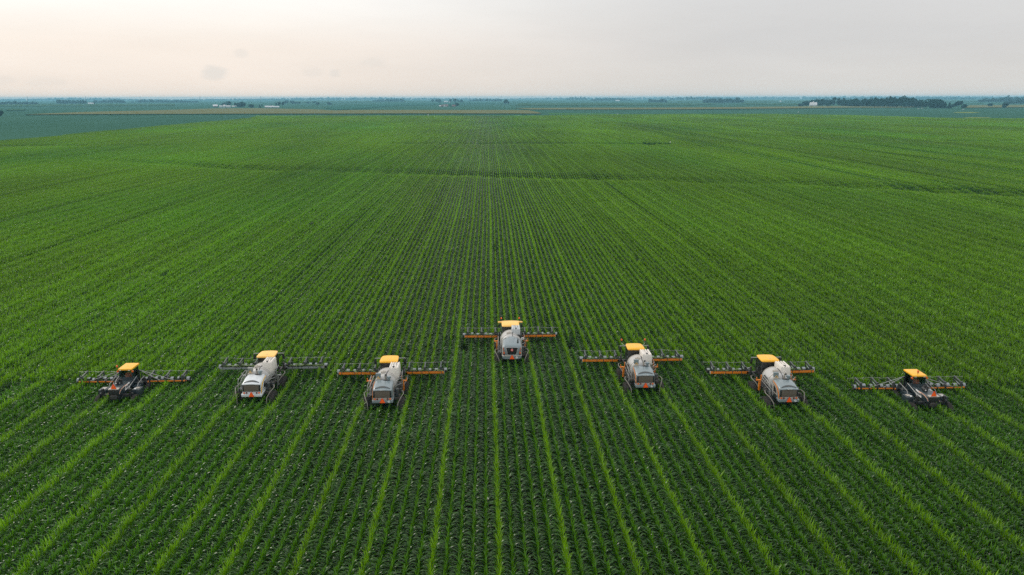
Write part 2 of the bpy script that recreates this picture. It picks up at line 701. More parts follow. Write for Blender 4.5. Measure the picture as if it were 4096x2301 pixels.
def leaves(h0, az, e0, L, droop, w, nseg, x0, y0, c0, c1, twist):
    """vectorised curved strips; all arguments are arrays of n leaves"""
    n = len(h0)
    s = np.linspace(0, 1, nseg + 1)
    ang = e0[:, None] - droop[:, None] * s[None, :] ** 1.4
    step = L[:, None] / nseg
    dr = np.cos(ang) * step
    dz = np.sin(ang) * step
    r = np.concatenate([np.zeros((n, 1)), np.cumsum((dr[:, :-1] + dr[:, 1:]) / 2, 1)], 1)
    z = np.concatenate([np.zeros((n, 1)), np.cumsum((dz[:, :-1] + dz[:, 1:]) / 2, 1)], 1) + h0[:, None]
    ca, sa = np.cos(az)[:, None], np.sin(az)[:, None]
    px = x0[:, None] + r * ca
    py = y0[:, None] + r * sa
    prof = np.interp(s, [0, 0.15, 0.45, 0.8, 1.0], [0.55, 0.9, 1.0, 0.6, 0.06])
    hw = w[:, None] * prof[None, :] / 2
    tw = twist[:, None] * s[None, :]
    # across direction: horizontal, tipping with the twist
    ax, ay, az_ = -sa * np.cos(tw), ca * np.cos(tw), np.sin(tw)
    A = np.stack([px + ax * hw, py + ay * hw, z + az_ * hw], -1)
    B = np.stack([px - ax * hw, py - ay * hw, z - az_ * hw], -1)
    co = np.stack([A, B], 2).reshape(-1, 3)                # n, seg+1, 2
    col = c0[:, None, :] * (1 - s)[None, :, None] + c1[:, None, :] * s[None, :, None]
    col = np.repeat(col[:, :, None, :], 2, 2).reshape(-1, 3)
    base = (np.arange(n) * (nseg + 1) * 2)[:, None] + np.arange(nseg)[None, :] * 2
    q = np.stack([base, base + 1, base + 3, base + 2], -1).reshape(-1, 4)
    return co, q, col


BLK = 4.0


def corn_block(kind, seed, gap=False):
    """five rows, four metres: female rows either side of one male row"""
    rg = np.random.default_rng(seed)
    CO, Q, CL = [], [], []
    off = 0

    def put(t):
        nonlocal off
        CO.append(t[0])
        Q.append(t[1] + off)
        CL.append(t[2])
        off += len(t[0])
    for r in range(-2, 3):
        male = (r == 0)
        n = 21
        y = (np.arange(n) + 0.5) * BLK / n - BLK / 2 + rg.normal(0, 0.035, n)
        x = r * ROW + rg.normal(0, 0.025, n)
        if gap and r == 1:
            keep = np.abs(y) > 1.5
            x, y = x[keep], y[keep]
            n = len(x)
        vig = rg.normal(1.0, 0.032, n) + 0.03 * np.sin(y * 1.7 + seed + r)
        hs = vig * ((1.13 if kind == 'detasseled' else 1.04) if male else 1.0)
        # arching leaves
        nl = 7 if not male else 9
        for k in range(nl):
            f = k / (nl - 1)
            h0 = (0.55 + 1.15 * f) * hs
            side = np.where((np.arange(n) + k) % 2 == 0, 0.0, PI)
            azm = side + rg.normal(0, 0.42 if not male else 0.6, n)
            e0 = R(56) + R(16) * f + rg.normal(0, 0.12, n)
            Ln = (0.70 - 0.08 * f + rg.normal(0, 0.07, n)) * vig
            dr = R(112) - R(22) * f + rg.normal(0, 0.25, n)
            w = 0.088 + rg.normal(0, 0.009, n)
            br = rg.normal(1, 0.17, n)[:, None]
            if male:
                c0 = np.array([0.048, 0.150, 0.006]) * br
                c1 = np.array([0.046, 0.140, 0.008]) * br
            else:
                c0 = np.array([0.029, 0.108, 0.003]) * br
                c1 = np.array([0.034, 0.108, 0.005]) * br
            put(leaves(h0, azm, e0, Ln, dr, w, 4, x, y, c0, c1, rg.normal(0, 0.35, n)))
        # upright whorl
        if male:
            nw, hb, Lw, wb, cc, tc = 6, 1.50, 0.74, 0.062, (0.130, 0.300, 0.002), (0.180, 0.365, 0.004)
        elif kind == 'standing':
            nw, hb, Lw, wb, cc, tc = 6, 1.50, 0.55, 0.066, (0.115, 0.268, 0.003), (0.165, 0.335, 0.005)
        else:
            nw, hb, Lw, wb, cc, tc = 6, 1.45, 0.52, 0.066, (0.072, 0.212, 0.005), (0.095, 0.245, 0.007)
        for k in range(nw):
            h0 = (hb + 0.06 * k) * hs + rg.normal(0, 0.03, n)
            azm = np.where(rg.random(n) < .5, 0, PI) + (0 if male else PI / 2) + rg.normal(0, 0.8, n)
            e0 = R(86) - np.abs(rg.normal(0, R(6 if male else 6), n))
            Ln = (Lw + rg.normal(0, 0.09, n)) * vig
            dr = R(18) + rg.normal(0, 0.24, n)
            br = rg.normal(1, 0.15, n)[:, None]
            put(leaves(h0, azm, e0, Ln, dr, wb + rg.normal(0, 0.007, n), 3, x, y, np.array(cc) * br, np.array(tc) * br, rg.normal(0, 0.4, n)))
        # stalk (two crossed blades of the stem's width)
        for a in (0.4, 0.4 + PI / 2):
            one = np.ones(n)
            put(leaves(0.0 * one, a * one, R(89.5) * one, 1.6 * hs, 0 * one, 0.032 * one, 1, x, y, np.tile([0.05, 0.11, 0.03], (n, 1)), np.tile([0.06, 0.13, 0.03], (n, 1)), 0 * one))
    return np.concatenate(CO), np.concatenate(Q), np.concatenate(CL)


M_CORN = leaf_mat('corn_leaf', trans=0.26, rough=0.27, spec=0.38, patch=0.011, patch_amt=0.24, streak=0.13)


def block_collection(kind, count, seed):
    col = bpy.data.collections.new(kind + '_corn_plants')
    for i in range(count + 1):                     # the last one has a gap where plants failed
        co, q, cl = corn_block(kind, seed + i, gap=(i == count))
        me = np_mesh('corn_plants_%02d' % i, co, q, np.clip(cl, 0.002, 0.6), [M_CORN])
        o = bpy.data.objects.new('corn_plants_%02d' % i, me)
        col.objects.link(o)
    return col


def gn_instances(name, pts, rot, scl, idx, col):
    me = bpy.data.meshes.new(name)
    me.vertices.add(len(pts))
    me.vertices.foreach_set('co', np.asarray(pts, np.float32).ravel())
    a = me.attributes.new('rotv', 'FLOAT_VECTOR', 'POINT')
    a.data.foreach_set('vector', np.asarray(rot, np.float32).ravel())
    a = me.attributes.new('sclv', 'FLOAT_VECTOR', 'POINT')
    a.data.foreach_set('vector', np.asarray(scl, np.float32).ravel())
    a = me.attributes.new('idx', 'INT', 'POINT')
    a.data.foreach_set('value', np.asarray(idx, np.int32))
    me.materials.append(M_CORN)
    o = bpy.data.objects.new(name, me)
    C.objects.link(o)
    ng = bpy.data.node_groups.new(name + '_nodes', 'GeometryNodeTree')
    ng.interface.new_socket('Geometry', in_out='INPUT', socket_type='NodeSocketGeometry')
    ng.interface.new_socket('Geometry', in_out='OUTPUT', socket_type='NodeSocketGeometry')
    N, L = ng.nodes, ng.links
    gi, go = N.new('NodeGroupInput'), N.new('NodeGroupOutput')
    ci = N.new('GeometryNodeCollectionInfo')
    ci.inputs['Collection'].default_value = col
    ci.inputs['Separate Children'].default_value = True
    ci.inputs['Reset Children'].default_value = True
    ip = N.new('GeometryNodeInstanceOnPoints')
    ip.inputs['Pick Instance'].default_value = True

    def na(nm, typ):
        x = N.new('GeometryNodeInputNamedAttribute')
        x.data_type = typ
        x.inputs['Name'].default_value = nm
        return x.outputs[0]
    L.new(gi.outputs[0], ip.inputs['Points'])
    L.new(ci.outputs[0], ip.inputs['Instance'])
    L.new(na('idx', 'INT'), ip.inputs['Instance Index'])
    e2r = N.new('FunctionNodeEulerToRotation')
    L.new(na('rotv', 'FLOAT_VECTOR'), e2r.inputs[0])
    L.new(e2r.outputs[0], ip.inputs['Rotation'])
    L.new(na('sclv', 'FLOAT_VECTOR'), ip.inputs['Scale'])
    L.new(ip.outputs[0], go.inputs[0])
    md = o.modifiers.new('plants', 'NODES')
    md.node_group = ng
    return o


# ------------------------------------------------------------------ where the seven machines stand
# (pixel of the rear, height of that point, kind)
MACH = [(456, 1589, 1.75, 'dark'), (1007, 1587, 1.85, 'white'), (1530, 1612, 1.85, 'grey'), (2048, 1434, 1.85, 'new'),
        (2582, 1550, 1.85, 'grey'), (3155, 1608, 1.85, 'grey'), (3734, 1619, 1.75, 'dark')]
MPOS = []
for px, py, h, k in MACH:
    p = at(px, py, h)
    MPOS.append((p.x, p.y, k))
BOOM_Y = [p[1] + (3.8 if p[2] == 'dark' else 6.95) for p in MPOS]


def cut_line(x):
    xs_ = np.array([p[0] for p in MPOS])
    mids = (xs_[1:] + xs_[:-1]) / 2
    i = np.searchsorted(mids, x)
    return np.array(BOOM_Y)[i] + 0.6


def plant_corn():
    """blocks of five rows set side by side from the camera to the far edge of the field"""
    rg = np.random.default_rng(3)
    P = {'standing': [], 'detasseled': []}
    y = 20.0
    xs_max = 0.72
    j = 0
    while y < 1300:
        half = y * xs_max + 16
        n0, n1 = math.floor((-half - MALE0) / PER), math.ceil((half * 0.97 - MALE0) / PER)
        xb = MALE0 + np.arange(n0, n1 + 1) * PER
        yb = np.full(len(xb), y + BLK / 2) + rg.uniform(-0.2, 0.2, len(xb))
        ok = in_field(xb, yb)
        xb, yb = xb[ok], yb[ok]
        wob = 0.10 * np.sin(yb * 0.045) + 0.06 * np.sin(yb * 0.017 + xb * 0.01)
        z = land_z(xb, yb)
        front = yb < cut_line(xb)
        # a strip on the right where several passes have been worked already
        ln = np.round((xb - MALE0) / PER).astype(int)
        edge = 119 + 5 * np.sin(yb * 0.012)
        front |= (xb > edge) & (xb < 235 + 0.08 * yb) & (yb > 150) & (yb < 950) & ((ln % 6) < 4) & (np.sin(yb * 0.0085 + ln * 0.9) > -0.75)
        for kind, sel in (('detasseled', front), ('standing', ~front)):
            P[kind].append(np.stack([xb[sel] + wob[sel], yb[sel], z[sel]], 1))
        y += BLK
    out = {}
    for kind in P:
        pts = np.concatenate(P[kind])
        n = len(pts)
        rot = np.zeros((n, 3))
        rot[:, 2] = np.where(rg.random(n) < 0.5, 0, PI)
        scl = np.ones((n, 3))
        scl[:, 0] = np.where(rg.random(n) < 0.5, 1, -1)
        # height wanders slowly over the field
        hv = 1 + 0.035 * np.sin(pts[:, 0] * 0.07 + 1.3 * np.sin(pts[:, 1] * 0.013)) + 0.04 * np.sin(pts[:, 1] * 0.051 + pts[:, 0] * 0.02)
        lane = np.round((pts[:, 0] - MALE0) / PER).astype(int)
        lr = np.random.default_rng(11).normal(0, 0.03, 4001)
        scl[:, 2] = (0.87 if kind == 'detasseled' else 1.0) * hv + lr[lane % 4001] * (0.4 + 1.8 * np.clip(np.sin(pts[:, 1] * 0.021 + lane * 7.3), 0, 1)) + rg.normal(0, 0.006, n)
        for mx, my, mk in MPOS:                      # plants bent over under each machine
            under = (np.abs(pts[:, 0] - mx) < 3.4) & (pts[:, 1] > my - 3.2) & (pts[:, 1] < my + 6.0)
            scl[under, 2] *= 0.86
        idx = rg.integers(0, 7, n)
        for gx, gy in ((1975, 1018), (1978, 1006), (2575, 1052), (1290, 905), (700, 1120), (3010, 930)):
            w = at(gx, gy, 1.2)
            k = int(np.argmin((pts[:, 0] + 0.76 - w.x) ** 2 + (pts[:, 1] - w.y) ** 2))
            idx[k] = 7
            rot[k, 2] = 0
            scl[k, 0] = 1
        out[kind] = (pts, rot, scl, idx)
    return out


_corn = plant_corn()
CORN_OBJ = {}
for kind, lab in (('detasseled', 'dark green corn rows with brighter row every fifth, in the foreground behind the machines'),
                  ('standing', 'bright tipped standing corn rows stretching from the machines to the field edge')):
    colc = block_collection(kind, 7, 100 if kind == 'standing' else 200)
    pts, rot, scl, idx = _corn[kind]
    o = gn_instances(kind + '_corn', pts, rot, scl, idx, colc)
    tag(o, lab, 'corn', None, 'stuff')
    CORN_OBJ[kind] = o
    print(kind, len(pts), 'blocks')


# ------------------------------------------------------------------ machines
ORANGE = mat('orange_enamel', (0.72, 0.21, 0.008), 0.45, dirt=0.18)
AMBER = mat('amber_roof_paint', (0.92, 0.46, 0.018), 0.4, dirt=0.06, scale=2)
AMBER2 = mat('overexposed_amber_paint', (0.94, 0.55, 0.13), 0.42, dirt=0.05, scale=2)  # paler amber: the overexposed look of the roofs put into the colour
GREY = mat('grey_hood_paint', (0.195, 0.245, 0.262), 0.33, dirt=0.16, coat=0.3, scale=1.6)
WARMGREY = mat('dusty_beige_panel', (0.40, 0.37, 0.32), 0.5, dirt=0.4, scale=2)
WHITE = mat('white_hood_paint', (0.60, 0.64, 0.66), 0.35, dirt=0.12, coat=0.3, scale=1.4)
TANK = mat('tank_plastic', (0.47, 0.465, 0.45), 0.42, dirt=0.25, scale=1.3)
POLY = mat('milky_poly', (0.74, 0.70, 0.64), 0.5, dirt=0.12, scale=2)
GREYPOLY = mat('grey_poly', (0.50, 0.53, 0.54), 0.5, dirt=0.12, scale=2)
DARK = mat('dark_blue_grey_paint', (0.016, 0.029, 0.037), 0.42, dirt=0.14, coat=0.1, dirtcol=(0.12, 0.11, 0.09), scale=1.8)
BLACK = mat('black_plastic', (0.012, 0.013, 0.014), 0.5, dirt=0.15, dirtcol=(0.06, 0.05, 0.035))
CHASSIS = mat('grimy_chassis', (0.035, 0.036, 0.036), 0.6, dirt=0.6, dirtcol=(0.15, 0.115, 0.075), scale=5)
STEEL = mat('silver_rail', (0.36, 0.37, 0.36), 0.35, metal=0.55, dirt=0.25)
GUNMETAL = mat('row_unit_steel', (0.055, 0.066, 0.070), 0.42, metal=0.2, dirt=0.35)
SHIELD = mat('puller_shield', (0.25, 0.29, 0.31), 0.42, dirt=0.4)
RUBBER = mat('dusty_rubber', (0.022, 0.020, 0.018), 0.85, dirt=0.45, dirtcol=(0.075, 0.058, 0.04), scale=6, bump=0.4)
MESHM = mat('brown_radiator_mesh', (0.125, 0.105, 0.080), 0.75, dirt=0.5, dirtcol=(0.055, 0.045, 0.035), scale=25)
FLUO = mat('fluorescent_orange', (1.0, 0.13, 0.004), 0.6, dirt=0.0)
REDREF = mat('red_reflector', (0.70, 0.035, 0.008), 0.4, dirt=0.0)
LAMPO = mat('orange_lens', (0.75, 0.14, 0.02), 0.25, dirt=0.05)
LAMPR = mat('dark_red_lens', (0.12, 0.012, 0.012), 0.25, dirt=0.05)
CLEARW = mat('white_lens', (0.7, 0.7, 0.68), 0.25, dirt=0.0)
STICK = mat('white_decal', (0.78, 0.79, 0.78), 0.5, dirt=0.08)
INK = mat('black_ink', (0.012, 0.012, 0.012), 0.5, dirt=0)
YEL = mat('yellow_stripe', (0.80, 0.46, 0.03), 0.4, dirt=0.15)
PINKGREY = mat('faded_stripe', (0.42, 0.30, 0.25), 0.5, dirt=0.2)
SEATC = mat('red_seat_cloth', (0.62, 0.12, 0.05), 0.85, dirt=0.1)
TRASH = mat('torn_leaf', (0.11, 0.19, 0.035), 0.6, dirt=0.4, dirtcol=(0.2, 0.2, 0.08), scale=30)
TUBEG = mat('dusty_tube', (0.19, 0.18, 0.155), 0.6, dirt=0.5)
BEIGE = mat('beige_trim', (0.46, 0.43, 0.37), 0.5, dirt=0.2)
CLOTH = mat('driver_cloth', (0.08, 0.10, 0.14), 0.9, dirt=0.0)


def glass_mat():
    m, nt, out = new_mat('cab_glass')
    N, L = nt.nodes, nt.links
    t = N.new('ShaderNodeBsdfTransparent')
    t.inputs['Color'].default_value = (0.80, 0.90, 0.87, 1)
    gl = N.new('ShaderNodeBsdfGlossy')
    gl.inputs['Roughness'].default_value = 0.05
    gl.inputs['Color'].default_value = (0.8, 0.85, 0.85, 1)
    fr = N.new('ShaderNodeFresnel')
    fr.inputs['IOR'].default_value = 1.5
    ms = N.new('ShaderNodeMixShader')
    L.new(fr.outputs[0], ms.inputs[0])
    L.new(t.outputs[0], ms.inputs[1])
    L.new(gl.outputs[0], ms.inputs[2])
    L.new(ms.outputs[0], out.inputs[0])
    return m


GLASS = glass_mat()
DGLASS = mat('dark_cab_glass', (0.010, 0.012, 0.012), 0.12, dirt=0.15, spec=0.6)


def text(name, s, size, m, parent, loc, rot, extr=0.006, shear=0.0, bold=0.0):
    cu = bpy.data.curves.new(name, 'FONT')
    cu.body = s
    cu.size = size
    cu.extrude = extr
    cu.offset = bold
    cu.shear = shear
    cu.align_x = 'CENTER'
    cu.align_y = 'CENTER'
    tmp = bpy.data.objects.new('tmp_text', cu)
    C.objects.link(tmp)
    dg = bpy.context.evaluated_depsgraph_get()
    me = bpy.data.meshes.new_from_object(tmp.evaluated_get(dg))
    bpy.data.objects.remove(tmp)
    me.materials.clear()
    me.materials.append(m)
    me.name = name
    o = bpy.data.objects.new(name, me)
    C.objects.link(o)
    o.parent = parent
    o.location = loc
    o.rotation_euler = rot
    return o


def ring(y, w, zb, zt, e=4.0, n=28, skew=0.0, crown=0.0):
    """rounded-box section in the x-z plane at distance y"""
    out = []
    zc, hz = (zb + zt) / 2, (zt - zb) / 2
    for k in range(n):
        a = 2 * PI * k / n
        c, s = math.cos(a), math.sin(a)
        x = w * math.copysign(abs(c) ** (2 / e), c)
        z = zc + hz * math.copysign(abs(s) ** (2 / e), s)
        z += crown * (1 - (x / w) ** 2) * (1 if s > 0 else 0)
        out.append(Vector((x, y + skew * (z - zb), z)))
    return out


def wheel(root, x, y, r=1.0, w=0.40):
    sg = 1 if x > 0 else -1
    mb = MB()
    mb.lathe((x, y, r), [(-w / 2, r * 0.62), (-w / 2, r * 0.90), (-w * 0.36, r * 0.955), (w * 0.36, r * 0.955), (w / 2, r * 0.90), (w / 2, r * 0.62)], 'x', 36)
    nl = 22
    for k in range(nl):
        for s in (-1, 1):
            a = 2 * PI * (k + (0.5 if s > 0 else 0)) / nl
            a2 = a + 0.20
            p = Vector((x + s * 0.02, y + math.cos(a2) * r * 0.975, r + math.sin(a2) * r * 0.975))
            q = Vector((x + s * w * 0.52, y + math.cos(a) * r * 0.965, r + math.sin(a) * r * 0.965))
            mb.beam(p, q, 0.06, 0.05, up=(0, math.cos(a), math.sin(a)))
    t = mb.build('wheel', RUBBER, root)
    rim = MB().lathe((x, y, r), [(-w * 0.3, r * 0.2), (-w * 0.42, r * 0.60), (-w * 0.48, r * 0.63), (w * 0.48, r * 0.63), (w * 0.42, r * 0.60), (w * 0.3, r * 0.2)], 'x', 28)
    rim.cyl((x + sg * w * 0.2, y, r), (x + sg * w * 0.55, y, r), 0.16, 0.13, 14)
    rim.build('rim', CHASSIS, t)
    return t


def triangle(root, c, size, tilt=0.0):
    """slow moving vehicle emblem: fluorescent middle, red rim"""
    def tri(h, cut):
        w = h * 1.1
        return [(-w / 2, 0), (w / 2, 0), (w / 2 - cut * 0.25, cut * 0.8), (cut * 0.6, h), (-cut * 0.6, h), (-w / 2 + cut * 0.25, cut * 0.8)]
    rot = Matrix.Rotation(tilt, 3, 'X')
    a = MB().poly(tri(size, size * 0.16), 0.0, 0.012, 'y')
    a.v = [tuple(rot @ Vector(v) + Vector(c)) for v in a.v]
    o = a.build('warning_triangle', REDREF, root, smooth=0)
    b = MB().poly([(u * 0.90, 0.04 * size + w * 0.90) for u, w in tri(size, size * 0.02)], -0.008, 0.0, 'y')
    b.v = [tuple(rot @ Vector(v) + Vector(c)) for v in b.v]
    b.build('emblem_face', FLUO, o, smooth=0)
    return o


def beacon(root, x, y, z):
    b = MB().cyl((x, y, z), (x, y, z + 0.10), 0.055, 0.055, 12).cyl((x, y, z - 0.18), (x, y, z), 0.018, 0.018, 6).build('beacon', BLACK, root)
    MB().lathe((x, y, z + 0.10), [(0, 0.085), (0.10, 0.085), (0.16, 0.06), (0.18, 0.01)], 'z', 14).build('lens', LAMPO, b)


def mirror(root, x0, x1, y, z, armz=0.0, m=None, arm_w=0.05):
    a = MB().beam((x0, y, z), (x1, y + 0.05, z + armz), arm_w * 1.6, arm_w).build('mirror_arm', m or STEEL, root)
    MB().box((x1 + 0.05 * (1 if x1 > x0 else -1) * -1, y + 0.05, z + armz - 0.34), (0.22, 0.09, 0.52)).build('mirror', BLACK, a, bevel=0.025)


# --------------------------------------------------------- tassel pulling heads
def row_unit(root, x, y, z, seed, style):
    """swinging arm, two pulling heads with rollers and grey shields, depth sensing wand"""
    rg = random.Random(seed)
    dz = rg.uniform(-0.04, 0.06)
    a = MB()
    tip = Vector((x, y + 1.30, z + 0.52 + dz))
    a.beam((x, y + 0.12, z + 0.34), tip, 0.12, 0.11)
    a.beam((x + 0.0, y + 0.12, z + 0.10), (x, y + 1.20, z + 0.20 + dz), 0.07, 0.07)
    a.beam((x, y + 0.10, z - 0.05), (x, y + 0.10, z + 0.46), 0.20, 0.15)
    a.beam(tip + Vector((0, -0.05, 0.05)), tip + Vector((0, -0.05, -0.60)), 0.10, 0.10)
    a.beam((x - 0.62, y + 0.55, z + 0.04), (x + 0.62, y + 0.55, z + 0.04), 0.09, 0.09)
    u = a.build('row_unit', GUNMETAL, root, bevel=0.012)
    MB().tube([(x - 0.03, y + 0.2, z + 0.1), (x - 0.05, y + 0.75, z + 0.22)], 0.035, 8).build('lift_cylinder', SHIELD, u)
    for s in (-1, 1):
        cx = x + s * (0.46 + rg.uniform(-0.06, 0.05))
        yy = y + (0.38 if s < 0 else 0.45) + rg.uniform(-0.1, 0.14)
        k0 = rg.uniform(-25, 30)
        hw = rg.uniform(0.09, 0.16)
        # hood-like shield: quarter drum over the rollers
        rings = []
        for k in range(7):
            t = R(15 + k0 + 25 * k)
            rings.append([Vector((cx - hw, yy + 0.22 * math.cos(t), z - 0.06 + 0.25 * math.sin(t))), Vector((cx + hw, yy + 0.22 * math.cos(t), z - 0.06 + 0.25 * math.sin(t))),
                          Vector((cx + hw, yy + 0.20 * math.cos(t), z - 0.06 + 0.23 * math.sin(t))), Vector((cx - hw, yy + 0.20 * math.cos(t), z - 0.06 + 0.23 * math.sin(t)))])
        MB().loft(rings).build('shield', SHIELD, u)
        MB().cyl((cx - 0.12, yy, z - 0.13), (cx - 0.01, yy, z - 0.13), 0.17, 0.17, 14).cyl((cx + 0.01, yy + 0.02, z - 0.13), (cx + 0.12, yy + 0.02, z - 0.13), 0.17, 0.17, 14).build('puller_roller', RUBBER, u)
        # wand that feels the crop height
        MB().tube([tip + Vector((0, -0.05, -0.02)), (x + s * 0.72, tip.y - 0.05, tip.z - 0.05), (x + s * 0.75, tip.y - 0.06, tip.z - 0.36)], 0.014, 5).sphere((x + s * 0.72, tip.y - 0.05, tip.z - 0.04), 0.035, 8).build('crop_wand', STEEL, u)
    return u


def litter(root, x0, x1, y, z, n, seed):
    rg = random.Random(seed)
    mb = MB()
    for _ in range(n):
        x = rg.uniform(x0, x1)
        a = rg.uniform(-0.5, 0.5) + (PI if rg.random() < 0.5 else 0)
        L = rg.uniform(0.18, 0.5)
        w = rg.uniform(0.02, 0.045)
        yy = y + rg.uniform(-0.09, 0.12)
        zz = z + rg.uniform(0.0, 0.09)
        d = Vector((math.cos(a), math.sin(a), rg.uniform(-.2, .35)))
        s_ = Vector((-math.sin(a), math.cos(a), 0.3)) * w
        p = Vector((x, yy, zz))
        m_ = p + d * L * 0.55 + Vector((0, 0, 0.05))
        e = p + d * L + Vector((0, 0, -0.05))
        mb.add([p - s_, p + s_, m_ + s_, m_ - s_, e], [(0, 1, 2, 3), (3, 2, 4)])
    mb.build('torn_leaves', TRASH, root, smooth=0)['kind'] = 'stuff'


def tank_boom(root, y, z, m, seed, debris):
    """flat front toolbar in two wings, with its hoses and six row units"""
    for s in (-1, 1):
        x0, x1 = s * 1.35, s * 4.98
        b = MB().beam((x0, y, z), (x1, y, z + 0.03), 0.18, 0.21)
        bo = b.build('boom_wing', m, root, bevel=0.012)
        for t in (0.18, 0.42, 0.6, 0.93):
            MB().box((x0 + (x1 - x0) * t, y, z + 0.03 * t), (0.05, 0.20, 0.23)).build('clamp', GUNMETAL, bo, smooth=0)
        hs = MB()
        for q in range(3):
            pts = [(x0 + (x1 - x0) * k / 14, y + 0.02 + 0.05 * q - 0.04, z + 0.15 + 0.02 * q + 0.025 * math.sin(k * 1.7 + q * 2 + seed)) for k in range(15)]
            hs.tube(pts, 0.026, 5)
        hs.build('hose', BLACK, bo)
        MB().box((x1 + s * 0.012, y, z + 0.03), (0.025, 0.21, 0.25)).build('end_plate', BEIGE, bo)
        for k, xx in enumerate((1.62, 3.13, 4.64)):
            row_unit(root, s * xx, y, z + 0.10, seed * 10 + k + (5 if s > 0 else 0), 0)
        if debris:
            litter(root, s * 1.6, s * 4.7, y, z + 0.16, debris, seed + s)
    # lift frame behind the cab that carries the wings
    f = MB()
    for s in (-1, 1):
        f.beam((s * 0.75, y - 0.9, z - 0.25), (s * 1.0, y + 0.02, z + 0.05), 0.14, 0.16)
        f.beam((s * 1.15, y - 0.1, z - 0.25), (s * 1.15, y - 0.1, z + 0.62), 0.14, 0.16)
        f.beam((s * 1.15, y - 0.1, z + 0.5), (s * 1.75, y, z + 0.14), 0.06, 0.06)
    f.beam((-1.5, y, z), (1.5, y, z), 0.18, 0.2)
    f.build('lift_frame', CHASSIS, root, bevel=0.01)


def chassis(root, leg_mat):
    c = MB()
    for s in (-1, 1):
        c.beam((s * 0.42, 0.15, 1.92), (s * 0.42, 6.2, 1.92), 0.14, 0.26)
    for y in (0.95, 2.4, 3.6, 5.0):
        c.beam((-1.35, y, 1.88), (1.35, y, 1.88), 0.2, 0.2)
    c.build('frame', CHASSIS, root, bevel=0.01)
    for s in (-1, 1):
        for y in (0.95, 4.75):
            l = MB().beam((s * 1.38, y, 0.95), (s * 1.38, y, 2.05), 0.15, 0.20).cyl((s * 1.38, y, 2.0), (s * 1.38, y, 2.28), 0.10, 0.09, 12)
            l.cyl((s * 1.28, y, 1.0), (s * 1.5, y, 1.0), 0.14, 0.14, 12)
            l.build('wheel_leg', CHASSIS, root, bevel=0.01)
            wheel(root, s * 1.60, y)
            # crop divider: bent tube shielding the wheel
            MB().tube([(s * 1.25, y + 1.0, 2.25), (s * 1.62, y + 0.55, 2.36), (s * 1.72, y + 0.1, 2.30), (s * 1.52, y - 0.55, 2.12), (s * 1.32, y - 0.95, 1.75), (s * 1.27, y - 1.12, 1.2)], 0.042, 8).build('crop_divider', TUBEG, root)
        b = MB().beam((s * 1.48, 3.35, 1.7), (s * 1.48, 3.35, 2.62), 0.16, 0.16).box((s * 1.58, 3.35, 2.66), (0.46, 0.2, 0.09)).beam((s * 1.36, 3.35, 2.6), (s * 1.36, 3.35, 3.15), 0.09, 0.09)
        b.beam((s * 1.76, 3.35, 2.66), (s * 1.76, 3.35, 2.92), 0.07, 0.08)
        b.build('wheel_bracket', leg_mat, root, bevel=0.01)


def clutter(root, seed):
    """pumps, valves, filters and hoses either side of the engine"""
    rg = random.Random(seed)
    for s in (-1, 1):
        for k in range(7):
            y = rg.uniform(0.9, 4.3)
            c = MB().box((s * rg.uniform(1.0, 1.3), y, rg.uniform(1.95, 2.3)), (rg.uniform(0.15, 0.4), rg.uniform(0.2, 0.5), rg.uniform(0.15, 0.4)))
            c.build('valve_block', CHASSIS, root, bevel=0.02)
    p = MB()
    p.cyl((1.12, 1.35, 2.0), (1.12, 1.35, 2.62), 0.19, 0.19, 16).sphere((1.12, 1.35, 2.6), 0.19, 14, 0.6)
    p.cyl((1.42, 1.8, 2.1), (1.42, 1.8, 2.5), 0.1, 0.1, 12)
    p.build('fluid_filter', GUNMETAL, root)
    for k in range(12):
        s = 1 if k % 2 else -1
        h = MB()
        y = rg.uniform(0.9, 3.6)
        a = Vector((s * rg.uniform(0.95, 1.15), y, rg.uniform(2.1, 2.4)))
        e = Vector((s * rg.uniform(1.25, 1.5), y + rg.uniform(0.3, 1.2), rg.uniform(2.1, 2.5)))
        m_ = (a + e) / 2 + Vector((0.1 * s, 0, rg.uniform(0.1, 0.35)))
        h.tube([a, a * 0.6 + m_ * 0.4 + Vector((0, 0, 0.1)), m_, e * 0.6 + m_ * 0.4 + Vector((0, 0, 0.08)), e], 0.022, 6)
        h.build('hydraulic_hose', BLACK, root)


